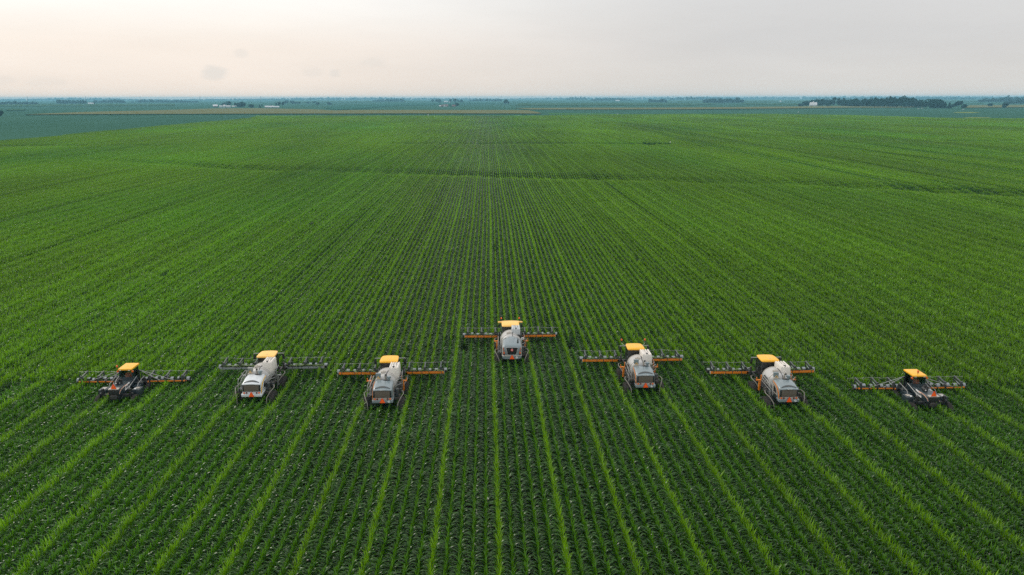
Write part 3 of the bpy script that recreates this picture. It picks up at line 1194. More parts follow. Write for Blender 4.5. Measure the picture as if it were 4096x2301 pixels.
def rails(root):
    """walkway on the left with its ladder at the back, handrails on both sides"""
    MB().box((-1.12, 2.15, 2.22), (0.55, 2.6, 0.05)).build('walkway', GUNMETAL, root)
    st = MB()
    for s in (-1, 1):
        st.beam((-1.08 + s * 0.24, 0.88, 2.22), (-1.08 + s * 0.24, 0.10, 1.62), 0.04, 0.12)
    for k in range(6):
        t = k / 5
        st.box((-1.08, 0.86 - 0.74 * t, 2.20 - 0.56 * t), (0.46, 0.11, 0.03))
    st.build('ladder', BLACK, root)
    l = MB()
    for x, dy in ((-1.40, 0.0), (-1.16, 0.05)):
        l.tube([(x, 0.75 + dy, 2.15), (x, 0.95 + dy, 3.0), (x + 0.02, 1.15 + dy, 3.12), (x + 0.05, 3.1, 3.25), (x + 0.05, 3.35, 2.4)], 0.024, 6)
        l.tube([(x, 0.9 + dy, 2.62), (x + 0.04, 3.2, 2.72)], 0.02, 6)
        l.tube([(x + .03, 2.1, 2.2), (x + .03, 2.1, 3.18)], 0.02, 6)
    l.build('handrail', STEEL, root)
    r = MB()
    for dy in (0, 0.55):
        r.tube([(1.03, 2.0 + dy, 2.3), (1.03, 2.0 + dy, 3.1), (1.08, 2.1 + dy, 3.18), (1.40, 2.55 + dy, 3.18), (1.46, 2.6 + dy, 3.1), (1.46, 2.6 + dy, 2.35)], 0.025, 6)
    r.tube([(1.03, 2.0, 2.7), (1.44, 2.58, 2.7)], 0.02, 6)
    r.tube([(1.40, 3.2, 2.3), (1.40, 3.2, 3.2), (1.36, 4.3, 3.3)], 0.024, 6)
    r.build('handrail', STEEL, root)


def liquid_tank(root, y0=2.0, y1=4.75, w=1.0, z0=1.85, z1=3.62, m=TANK):
    zc, hz = (z0 + z1) / 2, (z1 - z0) / 2
    L = y1 - y0
    prof = [(0, 0.02), (0.03, 0.35), (0.12, 0.62), (0.28, 0.84), (0.5, 0.96), (0.72, 1.0), (L - 0.72, 1.0), (L - 0.5, 0.96), (L - 0.28, 0.84), (L - 0.12, 0.62), (L - 0.03, 0.35), (L, 0.02)]
    t = MB().lathe((0, y0, zc), prof, 'y', 36, sx=w, sz=hz).build('tank', m, root, smooth=60)
    b = MB()
    for yy in (0.62, L - 0.55):
        b.lathe((0, y0 + yy, zc), [(-0.03, 0.9), (-0.03, 1.012), (0.03, 1.012), (0.03, 0.9)], 'y', 36, sx=w, sz=hz)
    b.build('tank_strap', BEIGE, t)
    lid = MB().cyl((-0.22, y0 + 1.0, z1 - 0.06), (-0.22, y0 + 1.0, z1 + 0.06), 0.25, 0.25, 20)
    lid.cyl((-0.22, y0 + 1.0, z1 + 0.06), (-0.22, y0 + 1.0, z1 + 0.10), 0.20, 0.18, 20).cyl((-0.22, y0 + 1.0, z1 + 0.1), (-0.22, y0 + 1.0, z1 + 0.14), 0.05, 0.05, 8)
    lid.build('lid', WARMGREY, t)
    MB().tube([(0.28, y1 - 0.6, z1 - 0.06), (0.16, y0 + 1.2, z1 + 0.04), (0.10, y0 + 0.6, z1 + 0.01), (0.14, y0 + 0.25, z1 - 0.16), (0.18, y0 + 0.02, z1 - 0.5), (0.22, y0 - 0.06, z1 - 0.9)], 0.028, 8).build('fill_hose', BLACK, t)
    cradle = MB()
    for yy in (0.7, L - 0.7):
        cradle.box((0, y0 + yy, z0 + 0.16), (1.3, 0.16, 0.4))
    cradle.build('tank_cradle', CHASSIS, root, bevel=0.01)
    return t


def rinse_tank(root, x0, x1, y0, y1, z0, z1, m, ribs=3):
    w = x1 - x0
    mb = MB().box(((x0 + x1) / 2, (y0 + y1) / 2, (z0 + z1) / 2 - 0.03), (w, y1 - y0, z1 - z0 - 0.06), top=(0.95, 0.97))
    for k in range(ribs + 1):
        x = x0 + 0.12 + (w - 0.24) * k / ribs
        mb.box((x, (y0 + y1) / 2, z1 - 0.03), (w / (ribs + 1) * 0.62, (y1 - y0) * 0.96, 0.10), top=(0.8, 0.98))
    t = mb.build('rinse_tank', m, root, bevel=0.045)
    MB().cyl(((x0 + x1) / 2 - 0.02, y0 + 0.32, z1 - 0.02), ((x0 + x1) / 2 - 0.02, y0 + 0.32, z1 + 0.05), 0.13, 0.11, 16).build('cap', BLACK, t)
    g = MB()
    for k in range(2):
        x = x0 + w * (0.4 + 0.26 * k)
        g.box((x, (y0 + y1) / 2 + 0.25, z1 + 0.0), (0.035, (y1 - y0) * 0.45, 0.05))
    g.build('slot', BLACK, t)
    return t


def cab(root, y0, y1, w, z0, z1, roof_m, roof_kind='round'):
    c = MB()
    c.loft([[Vector((-w * 0.9, y0 + 0.12, z0)), Vector((w * 0.9, y0 + 0.12, z0)), Vector((w * 0.86, y1 - 0.12, z0)), Vector((-w * 0.86, y1 - 0.12, z0))],
            [Vector((-w * 0.9, y0 + 0.12, z0 + 0.45)), Vector((w * 0.9, y0 + 0.12, z0 + 0.45)), Vector((w * 0.86, y1 - 0.02, z0 + 0.45)), Vector((-w * 0.86, y1 - 0.02, z0 + 0.45))]])
    body = c.build('cab', BLACK, root, bevel=0.03)
    g = MB().loft([[Vector((-w * 0.89, y0 + 0.13, z0 + 0.45)), Vector((w * 0.89, y0 + 0.13, z0 + 0.45)), Vector((w * 0.85, y1 - 0.03, z0 + 0.45)), Vector((-w * 0.85, y1 - 0.03, z0 + 0.45))],
                   [Vector((-w * 0.86, y0 + 0.20, z1 - 0.12)), Vector((w * 0.86, y0 + 0.20, z1 - 0.12)), Vector((w * 0.82, y1 - 0.15, z1 - 0.12)), Vector((-w * 0.82, y1 - 0.15, z1 - 0.12))]])
    g.build('window', DGLASS, body)
    p = MB()
    for sx in (-1, 1):
        p.beam((sx * w * 0.9, y0 + 0.13, z0 + 0.4), (sx * w * 0.87, y0 + 0.20, z1 - 0.1), 0.06, 0.06)
        p.beam((sx * w * 0.86, y1 - 0.03, z0 + 0.4), (sx * w * 0.83, y1 - 0.15, z1 - 0.1), 0.06, 0.06)
        p.beam((sx * w * 0.89, (y0 + y1) / 2 + 0.1, z0 + 0.4), (sx * w * 0.86, (y0 + y1) / 2 + 0.1, z1 - 0.1), 0.05, 0.06)
    p.build('pillar', GUNMETAL, body)
    if roof_kind == 'round':
        rr = []
        L = y1 - y0
        for t, kw, kz in ((0.0, 0.93, -0.10), (0.015, 0.97, -0.03), (0.06, 1.0, 0.0), (0.35, 1.0, 0.02), (0.68, 0.97, 0.015), (0.88, 0.90, -0.01), (0.97, 0.80, -0.05), (1.0, 0.74, -0.09)):
            rr.append(ring(y0 + t * L, w * kw, z1 - 0.14, z1 + kz + 0.012, e=5, crown=0.025))
        rf = MB().loft(rr).build('roof', roof_m, root, smooth=50)
        MB().box((0, (y0 + y1) / 2 - 0.1, z1 + 0.052), (0.025, L * 0.55, 0.012)).box((-w * .35, (y0 + y1) / 2 - 0.1, z1 + 0.045), (0.015, L * 0.5, 0.012)).box((w * .35, (y0 + y1) / 2 - 0.1, z1 + 0.045), (0.015, L * 0.5, 0.012)).build('seam', AMBER2, rf, smooth=0)
        for sx in (-0.62, 0.62):
            MB().box((sx * w, y0 + 0.35 * L, z1 + 0.03), (0.09, 0.04, 0.02)).box((sx * w, y0 + 0.75 * L, z1 + 0.02), (0.09, 0.04, 0.02)).build('bolt', BLACK, rf, smooth=0)
        text('emblem', 'H', 0.3, BEIGE, rf, (0.05, y0 + 0.42, z1 + 0.052), (0, 0, 0))
        return rf
    # flat lid with wing-like lamp arms
    rr = []
    L = y1 - y0
    for t, kw, kz in ((0.0, 0.90, -0.13), (0.03, 0.95, -0.06), (0.1, 0.98, 0.0), (0.55, 1.0, 0.03), (0.9, 1.04, 0.05), (0.98, 1.03, 0.0), (1.0, 1.0, -0.08)):
        rr.append(ring(y0 + t * L, w * kw, z1 - 0.16, z1 + kz, e=5, crown=0.03))
    rf = MB().loft(rr).build('roof', roof_m, root, smooth=50)
    a = MB()
    for sx in (-1, 1):
        a.beam((sx * w * 0.95, y1 - 0.32, z1 - 0.03), (sx * (w + 0.38), y1 - 0.38, z1 - 0.05), 0.26, 0.13)
    a.build('lamp_arm', roof_m, rf, bevel=0.03)
    MB().box((-0.02, y0 + 0.16, z1 + 0.01), (0.10, 0.05, 0.05)).box((0.2, y0 + 0.14, z1 + 0.0), (0.08, 0.04, 0.04)).box((0.45, y0 + 0.14, z1 - 0.01), (0.2, 0.03, 0.03)).build('hatch', AMBER, rf, bevel=0.01)
    return rf


def hood_classic(root, m, stripe_m, stripe_sides, side_m):
    """sloped engine hood with wide mesh at the back above a step-like bumper"""
    rr = [ring(0.10, 0.80, 2.06, 2.98, 7, crown=0.03), ring(0.16, 0.83, 2.04, 3.03, 7, crown=0.04), ring(0.40, 0.85, 2.02, 3.11, 7, crown=0.05), ring(0.9, 0.86, 2.02, 3.22, 7, crown=0.06),
          ring(1.45, 0.85, 2.02, 3.30, 6, crown=0.05), ring(1.82, 0.82, 2.02, 3.31, 6, crown=0.03), ring(1.92, 0.76, 2.06, 3.22, 6)]
    h = MB().loft(rr).build('hood', m, root, smooth=50)
    # visor lip across the top of the mesh
    MB().loft([[Vector((-0.80, 0.02, 2.93)), Vector((-0.80, 0.2, 2.93)), Vector((-0.80, 0.2, 3.02)), Vector((-0.80, 0.05, 3.0))],
               [Vector((0.0, -0.03, 2.98)), Vector((0.0, 0.2, 2.98)), Vector((0.0, 0.2, 3.09)), Vector((0.0, 0.0, 3.07))],
               [Vector((0.80, 0.02, 2.93)), Vector((0.80, 0.2, 2.93)), Vector((0.80, 0.2, 3.02)), Vector((0.80, 0.05, 3.0))]]).build('visor', m, h, bevel=0.02)
    # dark arched slot above it
    up_ = [(-0.66 + 1.32 * k / 12, 0.022 + 0.085 * (1 - ((k - 6) / 6) ** 2)) for k in range(13)]
    lo_ = [(0.66 - 1.32 * k / 12, 0.008 + 0.032 * (1 - ((k - 6) / 6) ** 2)) for k in range(13)]
    an = [(x, 0.17 + t * 3.0, 3.112 + t * 0.95 - 0.035 * (x / 0.7) ** 2) for x, t in up_ + lo_]
    MB().add(an + [(x, y, z - 0.03) for x, y, z in an], [tuple(range(26))] + [(k, (k + 1) % 26, 26 + (k + 1) % 26, 26 + k) for k in range(26)]).build('air_slot', GUNMETAL, h, smooth=0)
    MB().box((0, 0.085, 2.62), (1.58, 0.06, 0.66)).build('grille_surround', BLACK, h, bevel=0.03)
    MB().box((0, 0.06, 2.62), (1.30, 0.04, 0.60)).build('grille', MESHM, h, bevel=0.01)
    tl = MB()
    for x, mm in ((-0.66, LAMPO), (-0.44, LAMPR), (0.44, LAMPR), (0.66, LAMPO)):
        MB().cyl((x, 0.03, 2.18), (x, 0.11, 2.18), 0.075, 0.075, 14).build('tail_light', mm, h)
    MB().box((0, 0.085, 2.17), (1.62, 0.03, 0.2)).build('light_panel', side_m, h, bevel=0.01)
    bm_ = MB().loft([[Vector((-0.90, -0.06, 1.85)), Vector((0.90, -0.06, 1.85)), Vector((0.90, -0.06, 2.07)), Vector((-0.90, -0.06, 2.07))],
                     [Vector((-0.92, 0.45, 1.92)), Vector((0.92, 0.45, 1.92)), Vector((0.92, 0.45, 2.09)), Vector((-0.92, 0.45, 2.09))],
                     [Vector((-0.90, 1.9, 2.02)), Vector((0.90, 1.9, 2.02)), Vector((0.90, 1.9, 2.10)), Vector((-0.90, 1.9, 2.10))]]).build('bumper', m, root, bevel=0.02)
    triangle(bm_, (0, -0.085, 1.86), 0.44)
    MB().cyl((0.55, -0.08, 1.965), (0.55, -0.055, 1.965), 0.095, 0.095, 20).build('speed_disc', STICK, bm_)
    MB().cyl((0.55, -0.086, 1.965), (0.55, -0.079, 1.965), 0.055, 0.055, 16).build('disc_mark', GREYPOLY, bm_)
    # side panels: dusty panel, dark window-like louvre, curved stripe at the rear corner
    for s in (-1, 1):
        pan = MB().poly([(0.55, 2.2), (1.75, 2.2), (1.75, 3.1), (1.2, 3.06), (0.8, 2.8)], s * 0.845, s * 0.872, 'x')
        pan.build('side_panel', side_m, h, bevel=0.01)
        MB().poly([(0.75, 2.35), (1.45, 2.35), (1.45, 2.9), (1.1, 2.84), (0.86, 2.62)], s * 0.868, s * 0.882, 'x').build('louvre', BLACK, h, smooth=0)
        if s in stripe_sides:
            lo = [(0.10, 2.04), (0.22, 2.3), (0.42, 2.62), (0.72, 2.88), (1.15, 3.06), (1.75, 3.16)]
            hi = [(1.75, 3.19), (1.1, 3.13), (0.62, 2.98), (0.30, 2.72), (0.12, 2.40), (0.10, 2.04)]
            w_ = 0.845
            MB().poly(lo + hi[:-1], s * w_, s * (w_ + 0.036), 'x').build('stripe', stripe_m, h, smooth=0)
    # engine bay opening at the front of the hood with stack and air cleaner
    MB().lathe((0.22, 1.62, 3.345), [(0, 0.33), (0.016, 0.33)], 'z', 20, sx=1.0, sz=0.55).build('stack_opening', BLACK, h)
    MB().tube([(0.10, 1.70, 3.1), (0.10, 1.70, 3.72), (0.11, 1.66, 3.82), (0.14, 1.58, 3.86)], 0.07, 12).build('exhaust_pipe', WARMGREY, root)
    MB().cyl((0.11, 1.60, 3.83), (0.19, 1.52, 3.87), 0.075, 0.075, 12).build('exhaust_mouth', BLACK, root)
    MB().cyl((0.42, 1.62, 3.2), (0.42, 1.62, 3.58), 0.11, 0.11, 16).lathe((0.42, 1.62, 3.55), [(0, 0.19), (0.14, 0.19), (0.17, 0.15), (0.17, 0.02)], 'z', 20).build('air_cleaner', GREY, root)
    # spray kit at the left front corner: white canister with control box above
    MB().cyl((-0.55, 2.0, 2.4), (-0.55, 2.0, 3.28), 0.21, 0.21, 18).lathe((-0.55, 2.0, 3.28), [(0, 0.23), (0.06, 0.23), (0.09, 0.18), (0.09, 0.02)], 'z', 20).build('canister', WARMGREY, root)
    bx = MB().box((-0.55, 2.0, 3.66), (0.44, 0.20, 0.42)).build('control_box', GREY if m is not WHITE else STEEL, root, bevel=0.02)
    MB().tube([(-0.55, 1.88, 3.6), (-0.5, 1.80, 3.52), (-0.42, 1.80, 3.40)], 0.025, 6).tube([(-0.62, 1.88, 3.55), (-0.62, 1.8, 3.45)], 0.02, 6).build('valve_handle', YEL, bx)
    return h


def sprayer(p, kind, seed, label):
    root = empty('detasseling_sprayer', (p[0], p[1], 0), label, 'farm machine', 'farm machines spread across the corn rows')
    white = kind == 'white'
    chassis(root, STEEL if white else ORANGE)
    clutter(root, seed)
    rails(root)
    boomm = mat('dull_grey_boom', (0.24, 0.27, 0.28), 0.5, dirt=0.3) if white else ORANGE
    if kind in ('grey', 'white'):
        h = hood_classic(root, WHITE if white else GREY, YEL if white else ORANGE, (-1,) if not white else (1,), WHITE if white else WARMGREY)
        if not white:
            text('lettering', 'hagie.com', 0.12, STICK, h, (0, -0.035, 3.03), (R(86), 0, 0))
        t = liquid_tank(root)
        if not white:
            text('lettering', 'STS12', 0.42, INK, t, (-1.0, 3.3, 2.85), (R(78), 0, R(-90)), extr=0.012, bold=0.012, shear=0.2)
        rinse_tank(root, 0.22, 1.14, 2.75 + 0.2, 4.65, 3.0, 4.02, POLY)
        cab(root, 4.95, 6.85, 0.84, 2.2, 3.95, AMBER2 if white else AMBER)
        for s in (-1, 1):
            mirror(root, s * 0.7, s * 1.42, 6.15, 3.86, 0.0, STEEL)
        if seed == 5:
            for s in (-1, 1):
                beacon(root, s * 1.16, 6.75, 4.15)
                MB().tube([(s * 1.16, 6.75, 4.0), (s * 1.0, 6.5, 3.86), (s * 0.7, 6.3, 3.86)], 0.02, 6).build('beacon_arm', STEEL, root)
        tank_boom(root, 6.95, 2.12, boomm, seed, 150 if white else 45)
        return root
    # the newer machine with the rounded hood and black trapezoid grille
    rr = [ring(0.02, 0.88, 2.02, 3.02, 5, crown=0.02), ring(0.10, 0.95, 1.98, 3.12, 5, crown=0.03), ring(0.30, 0.985, 1.96, 3.20, 5, crown=0.05), ring(0.8, 0.98, 1.98, 3.28, 5, crown=0.08),
          ring(1.4, 0.95, 2.0, 3.40, 5, crown=0.10), ring(1.85, 0.90, 2.0, 3.44, 5, crown=0.08), ring(1.95, 0.84, 2.05, 3.36, 5)]
    h = MB().loft(rr).build('hood', GREY, root, smooth=55)
    for s in (-1, 1):
        rb = []
        for y, w in ((0.13, 0.945), (0.30, 0.985), (0.8, 0.985), (1.4, 0.955), (1.8, 0.915)):
            rb.append([Vector((s * (w + 0.02), y, 2.05)), Vector((s * (w + 0.02), y, 2.92 + 0.12 * y)), Vector((s * (w - 0.1), y, 2.92 + 0.12 * y)), Vector((s * (w - 0.1), y, 2.05))])
        MB().loft(rb).build('side_panel', BEIGE, h, bevel=0.03)
        MB().add([(s * 0.84, 0.035, 3.0), (s * 0.90, 0.06, 2.96), (s * 0.82, 0.035, 2.56), (s * 0.78, 0.02, 2.52), (s * 0.84, 0.0, 3.0), (s * 0.90, 0.02, 2.96), (s * 0.82, -0.01, 2.56), (s * 0.78, -0.02, 2.52)],
                 [(4, 5, 6, 7), (0, 4, 7, 3), (1, 2, 6, 5), (0, 1, 5, 4), (3, 7, 6, 2), (0, 3, 2, 1)]).build('stripe', LAMPO, h, smooth=0)
        MB().cyl((s * 0.82, -0.03, 2.44), (s * 0.82, 0.10, 2.44), 0.085, 0.085, 16).build('tail_light', LAMPO, h)
        MB().cyl((s * 0.80, -0.03, 2.26), (s * 0.80, 0.10, 2.26), 0.07, 0.07, 16).build('tail_light', LAMPR, h)
    tz = [(-0.58, 2.96), (-0.52, 3.0), (0.52, 3.0), (0.58, 2.96), (0.44, 2.32), (0.36, 2.26), (-0.36, 2.26), (-0.44, 2.32)]
    MB().poly([(x * 1.08, 2.63 + (z - 2.63) * 1.08) for x, z in tz], -0.005, 0.08, 'y').build('grille_frame', GREYPOLY, h, bevel=0.01)
    gr = MB().poly(tz, -0.02, 0.08, 'y').build('grille', BLACK, h, bevel=0.01)
    MB().lathe((0.0, -0.026, 2.74), [(0, 0.13), (0.012, 0.13)], 'y', 24).build('badge', REDREF, gr)
    text('badge_letter', 'H', 0.20, STICK, gr, (0, -0.03, 2.74), (R(90), 0, 0), bold=0.006)
    MB().sphere((0.0, -0.03, 2.92), 0.03, 8).build('rear_camera', STICK, gr)
    # raised centre rib and hinges on the hood
    MB().loft([[Vector((-0.16, 0.36, 3.20)), Vector((0.16, 0.36, 3.20)), Vector((0.14, 0.38, 3.25)), Vector((-0.14, 0.38, 3.25))],
               [Vector((-0.30, 1.6, 3.46)), Vector((0.30, 1.6, 3.46)), Vector((0.26, 1.6, 3.60)), Vector((-0.26, 1.6, 3.60))],
               [Vector((-0.30, 1.93, 3.42)), Vector((0.30, 1.93, 3.42)), Vector((0.26, 1.93, 3.60)), Vector((-0.26, 1.93, 3.60))]]).build('hood_rib', GREY, h, bevel=0.03)
    for s in (-1, 1):
        MB().box((s * 0.6, 1.62, 3.50), (0.05, 0.10, 0.05)).build('hinge', BLACK, h)
    MB().tube([(0.62, 0.75, 3.28), (0.62, 0.72, 3.50), (0.62, 0.78, 3.62)], 0.07, 12).lathe((0.62, 0.72, 3.30), [(0, 0.1), (0.05, 0.1)], 'z', 14).build('exhaust_pipe', BLACK, h)
    bp = MB().loft([ring(-0.07, 0.86, 1.80, 2.16, 5), ring(0.02, 0.96, 1.78, 2.18, 5), ring(0.5, 1.0, 1.84, 2.18, 5)]).build('bumper', GREY, root)
    MB().loft([ring(-0.08, 0.87, 2.10, 2.17, 3), ring(0.02, 0.98, 2.11, 2.18, 3), ring(0.5, 1.02, 2.11, 2.18, 3)]).build('bumper_trim', BEIGE, bp)
    triangle(bp, (0, -0.10, 1.80), 0.43)
    MB().cyl((0.48, -0.10, 1.95), (0.48, -0.06, 1.95), 0.10, 0.10, 20).build('speed_disc', STICK, bp)
    MB().cyl((0.48, -0.106, 1.95), (0.48, -0.099, 1.95), 0.055, 0.055, 16).build('disc_mark', GREYPOLY, bp)
    liquid_tank(root, 1.98, 4.7, 1.08, 1.8, 3.66, TANK)
    rinse_tank(root, 0.06, 0.98, 3.0, 4.65, 3.2, 4.05, GREYPOLY)
    MB().box((0.52, 2.75, 3.32), (1.0, 0.3, 0.34)).build('tray', BLACK, root, bevel=0.03)
    cab(root, 4.9, 6.7, 0.95, 2.2, 3.92, AMBER2, 'wing')
    for s in (-1, 1):
        beacon(root, s * 0.98, 6.45, 4.12)
        MB().tube([(s * 1.2, 6.35, 3.86), (s * 1.22, 6.4, 3.6)], 0.02, 6).build('mirror_arm', STEEL, root)
        MB().box((s * 1.22, 6.4, 3.42), (0.18, 0.08, 0.36)).build('mirror', BLACK, root, bevel=0.02)
    sg = MB().box((1.16, 2.15, 3.28), (0.26, 0.03, 0.24)).build('placard', STICK, root, bevel=0.02)
    MB().box((1.16, 2.13, 3.30), (0.11, 0.012, 0.06)).build('placard_mark', INK, sg, smooth=0)
    tank_boom(root, 6.85, 2.12, ORANGE, seed, 30)
    return root


def loft_pair(a, b):
    return MB().loft([a, b])


def dark_machine(p, seed, label, emblem_side):
    root = empty('detasseling_tractor', (p[0], p[1], 0), label, 'farm machine', 'farm machines spread across the corn rows')
    # hood: narrow tail rising to the cab
    rr = []
    for y, w, zb, zt in ((0.0, 0.46, 1.92, 2.42), (0.06, 0.49, 1.84, 2.48), (0.5, 0.52, 1.78, 2.50), (1.2, 0.56, 1.76, 2.50), (2.2, 0.60, 1.76, 2.48), (2.7, 0.60, 1.85, 2.46)):
        rr.append(ring(y, w, zb, zt, 7))
    h = MB().loft(rr).build('hood', DARK, root, smooth=45)
    MB().box((0, -0.015, 2.16), (0.84, 0.05, 0.54)).build('grille', BLACK, h, bevel=0.03)
    MB().loft([[Vector((-0.46, -0.02, 2.43)), Vector((0.46, -0.02, 2.43)), Vector((0.46, -0.02, 2.49)), Vector((-0.46, -0.02, 2.49))],
               [Vector((-0.44, 0.35, 2.48)), Vector((0.44, 0.35, 2.48)), Vector((0.44, 0.35, 2.52)), Vector((-0.44, 0.35, 2.52))]]).build('hood_cap', WARMGREY, h, bevel=0.01)
    triangle(root, (0.0 + 0.05 * emblem_side, 0.02, 2.50), 0.46)
    MB().tube([(0.0, 0.06, 2.4), (0.0, 0.06, 2.6)], 0.02, 6).build('emblem_post', BLACK, root)
    for s in (-1, 1):
        # swoosh in three colours down to the tail, then the name plate
        base = [(0.02, 2.05), (0.15, 2.20), (0.45, 2.33), (0.9, 2.40), (1.5, 2.42)]
        for k, (mm, o0, o1) in enumerate(((STICK, 0.0, 0.035), (ORANGE, 0.035, 0.10), (PINKGREY, 0.10, 0.125))):
            lo = [(y + o0 * 0.3, z - 0.02 + o0 * (1 - t * 0.14)) for t, (y, z) in enumerate(base)]
            hi = [(y + o1 * 0.3, z - 0.02 + o1 * (1 - t * 0.14)) for t, (y, z) in enumerate(base)]
            ws = [0.480, 0.495, 0.515, 0.540, 0.572]
            rg_ = [[Vector((s * ws[i], *lo[i])), Vector((s * (ws[i] + 0.028), *lo[i])), Vector((s * (ws[i] + 0.028), *hi[i])), Vector((s * ws[i], *hi[i]))] for i in range(5)]
            MB().loft(rg_).build('stripe', mm, h, smooth=0)
        pl = MB().poly([(0.95, 2.02), (1.80, 2.08), (1.92, 2.46), (1.07, 2.40)], s * 0.575, s * 0.625, 'x').build('name_plate', STICK, h, smooth=0)
        text('lettering', 'HAGIE', 0.29, INK, pl, (s * 0.627, 1.44, 2.26), (R(90), R(0), R(90) if s > 0 else R(-90)), extr=0.005, bold=0.012)
    # engine things on top
    e = MB().tube([(-0.08, 1.250, 2.460), (-0.08, 1.250, 2.710), (-0.1, 1.250, 2.810)], 0.10, 12).cyl((0.10, 1.450, 2.510), (0.10, 1.450, 2.880), 0.10, 0.11, 12).tube([(0.08, 1.450, 2.840), (0.0, 1.550, 2.980), (-0.1, 1.600, 3.040)], 0.045, 8)
    e.build('exhaust_stack', BLACK, root)
    ac = MB().cyl((-0.22, 1.080, 2.660), (-0.20, 1.550, 2.700), 0.155, 0.155, 18).cyl((-0.12, 1.400, 2.800), (-0.05, 1.600, 2.860), 0.12, 0.12, 14).build('air_cleaner', BLACK, root)
    MB().cyl((-0.22, 1.065, 2.660), (-0.22, 1.090, 2.660), 0.07, 0.07, 14).build('cover_cap', STICK, ac)
    # cab
    y0, y1, w = 2.62, 4.10, 0.61
    low = MB().loft([[Vector((-w, y0, 1.95)), Vector((w, y0, 1.95)), Vector((w, y1, 1.95)), Vector((-w, y1, 1.95))],
                     [Vector((-w, y0, 2.58)), Vector((w, y0, 2.58)), Vector((w, y1, 2.34)), Vector((-w, y1, 2.34))]]).build('cab', DARK, root, bevel=0.03)
    zt = 3.38
    for s in (-1, 1):
        fr = MB()
        fr.beam((s * (w - 0.04), y0 + 0.05, 2.55), (s * (w - 0.06), y0 + 0.10, zt), 0.09, 0.09)
        fr.beam((s * (w - 0.04), y0 + 0.45, 2.5), (s * (w - 0.06), y0 + 0.42, zt), 0.06, 0.07)
        fr.beam((s * (w - 0.04), y1 - 0.05, 2.3), (s * (w - 0.06), y1 - 0.12, zt), 0.07, 0.07)
        fr.beam((s * (w - 0.05), y0 + 0.06, 2.58), (s * (w - 0.05), y1 - 0.06, 2.36), 0.05, 0.08)
        fr.build('cab_frame', DARK, low, bevel=0.012)
    MB().box((0, y0 + 0.09, 3.335), (2 * w - 0.06, 0.09, 0.11)).build('window_header', DARK, low, bevel=0.012)
    MB().box((0, y0 + 0.06, 2.60), (2 * w - 0.06, 0.09, 0.09)).build('window_sill', DARK, low, bevel=0.012)
    MB().box((0, y0 + 0.075, 2.96), (2 * w - 0.18, 0.012, 0.65)).build('rear_window', GLASS, low)
    for s in (-1, 1):
        MB().box((s * (w - 0.05), y0 + 0.27, 2.93), (0.012, 0.30, 0.60)).box((s * (w - 0.05), y0 + 0.92, 2.86), (0.012, 0.86, 0.78)).build('side_window', GLASS, low)
    MB().box((0, y1 - 0.09, 2.84), (2 * w - 0.16, 0.012, 0.84)).build('front_window', GLASS, low)
    seat = MB().loft([ring(y0 + 0.30, 0.30, 2.36, 3.04, 3, 16), ring(y0 + 0.44, 0.28, 2.36, 3.0, 3, 16)]).box((0.0, y0 + 0.62, 2.44), (0.48, 0.5, 0.14))
    for i, v in enumerate(seat.v):
        seat.v[i] = (v[0] + 0.10 * emblem_side, v[1], v[2])
    seat.build('seat', SEATC, low, bevel=0.02)
    rf = MB().box((0, (y0 + y1) / 2 + 0.05, zt + 0.05), (2 * w + 0.04, y1 - y0 + 0.28, 0.14), top=(0.97, 0.985)).build('roof', AMBER, root, bevel=0.035)
    for s in (-1, 1):
        MB().box((s * 0.40, y0 - 0.06, zt - 0.02), (0.16, 0.06, 0.06)).build('work_lamp', CLEARW, rf)
        MB().cyl((s * (w + 0.06), y0 + 0.05, 3.24), (s * (w + 0.06), y0 - 0.05, 3.24), 0.09, 0.09, 12).build('side_marker', LAMPO, low)
    if emblem_side > 0:
        beacon(root, -w - 0.12, y0 + 0.1, 3.54)
        MB().tube([(-w - 0.12, y0 + 0.1, 3.42), (-w + 0.05, y0 + 0.12, 3.3)], 0.018, 6).build('beacon_arm', BLACK, root)
    else:
        beacon(rf, -0.02, y0 + 0.3, zt + 0.2)
    # frame, axle pods, legs, wheels
    c = MB()
    for s in (-1, 1):
        c.beam((s * 0.36, 0.1, 1.78), (s * 0.36, 4.1, 1.70), 0.16, 0.24)
    for y in (0.55, 3.55):
        c.beam((-1.45, y, 1.72), (1.45, y, 1.72), 0.24, 0.24)
    c.box((0, 0.12, 1.72), (0.85, 0.2, 0.55))
    c.build('frame', BLACK, root, bevel=0.015)
    MB().loft([ring(-0.16, 0.30, 1.60, 1.92, 4, 16), ring(0.06, 0.34, 1.50, 1.98, 4, 16)]).build('rear_screen', CHASSIS, root)
    for s in (-1, 1):
        for y in (0.55, 3.55):
            l = MB().beam((s * 1.36, y, 0.9), (s * 1.36, y, 1.95), 0.16, 0.24).cyl((s * 1.20, y, 1.65), (s * 1.20, y, 2.22), 0.125, 0.125, 14).cyl((s * 1.20, y, 2.21), (s * 1.20, y, 2.34), 0.155, 0.14, 14).box((s * 1.3, y, 1.80), (0.34, 0.22, 0.22))
            l.build('wheel_leg', BLACK, root, bevel=0.01)
            wheel(root, s * 1.58, y, 0.88, 0.34)
        pod = MB().box((s * 1.48, 1.45, 1.72), (0.72, 0.95, 0.66), top=(0.95, 0.92)).build('rear_fender', DARK, root, bevel=0.05)
        MB().box((s * 1.48, 1.5, 2.06), (0.36, 0.4, 0.03)).build('fender_top', WARMGREY, pod)
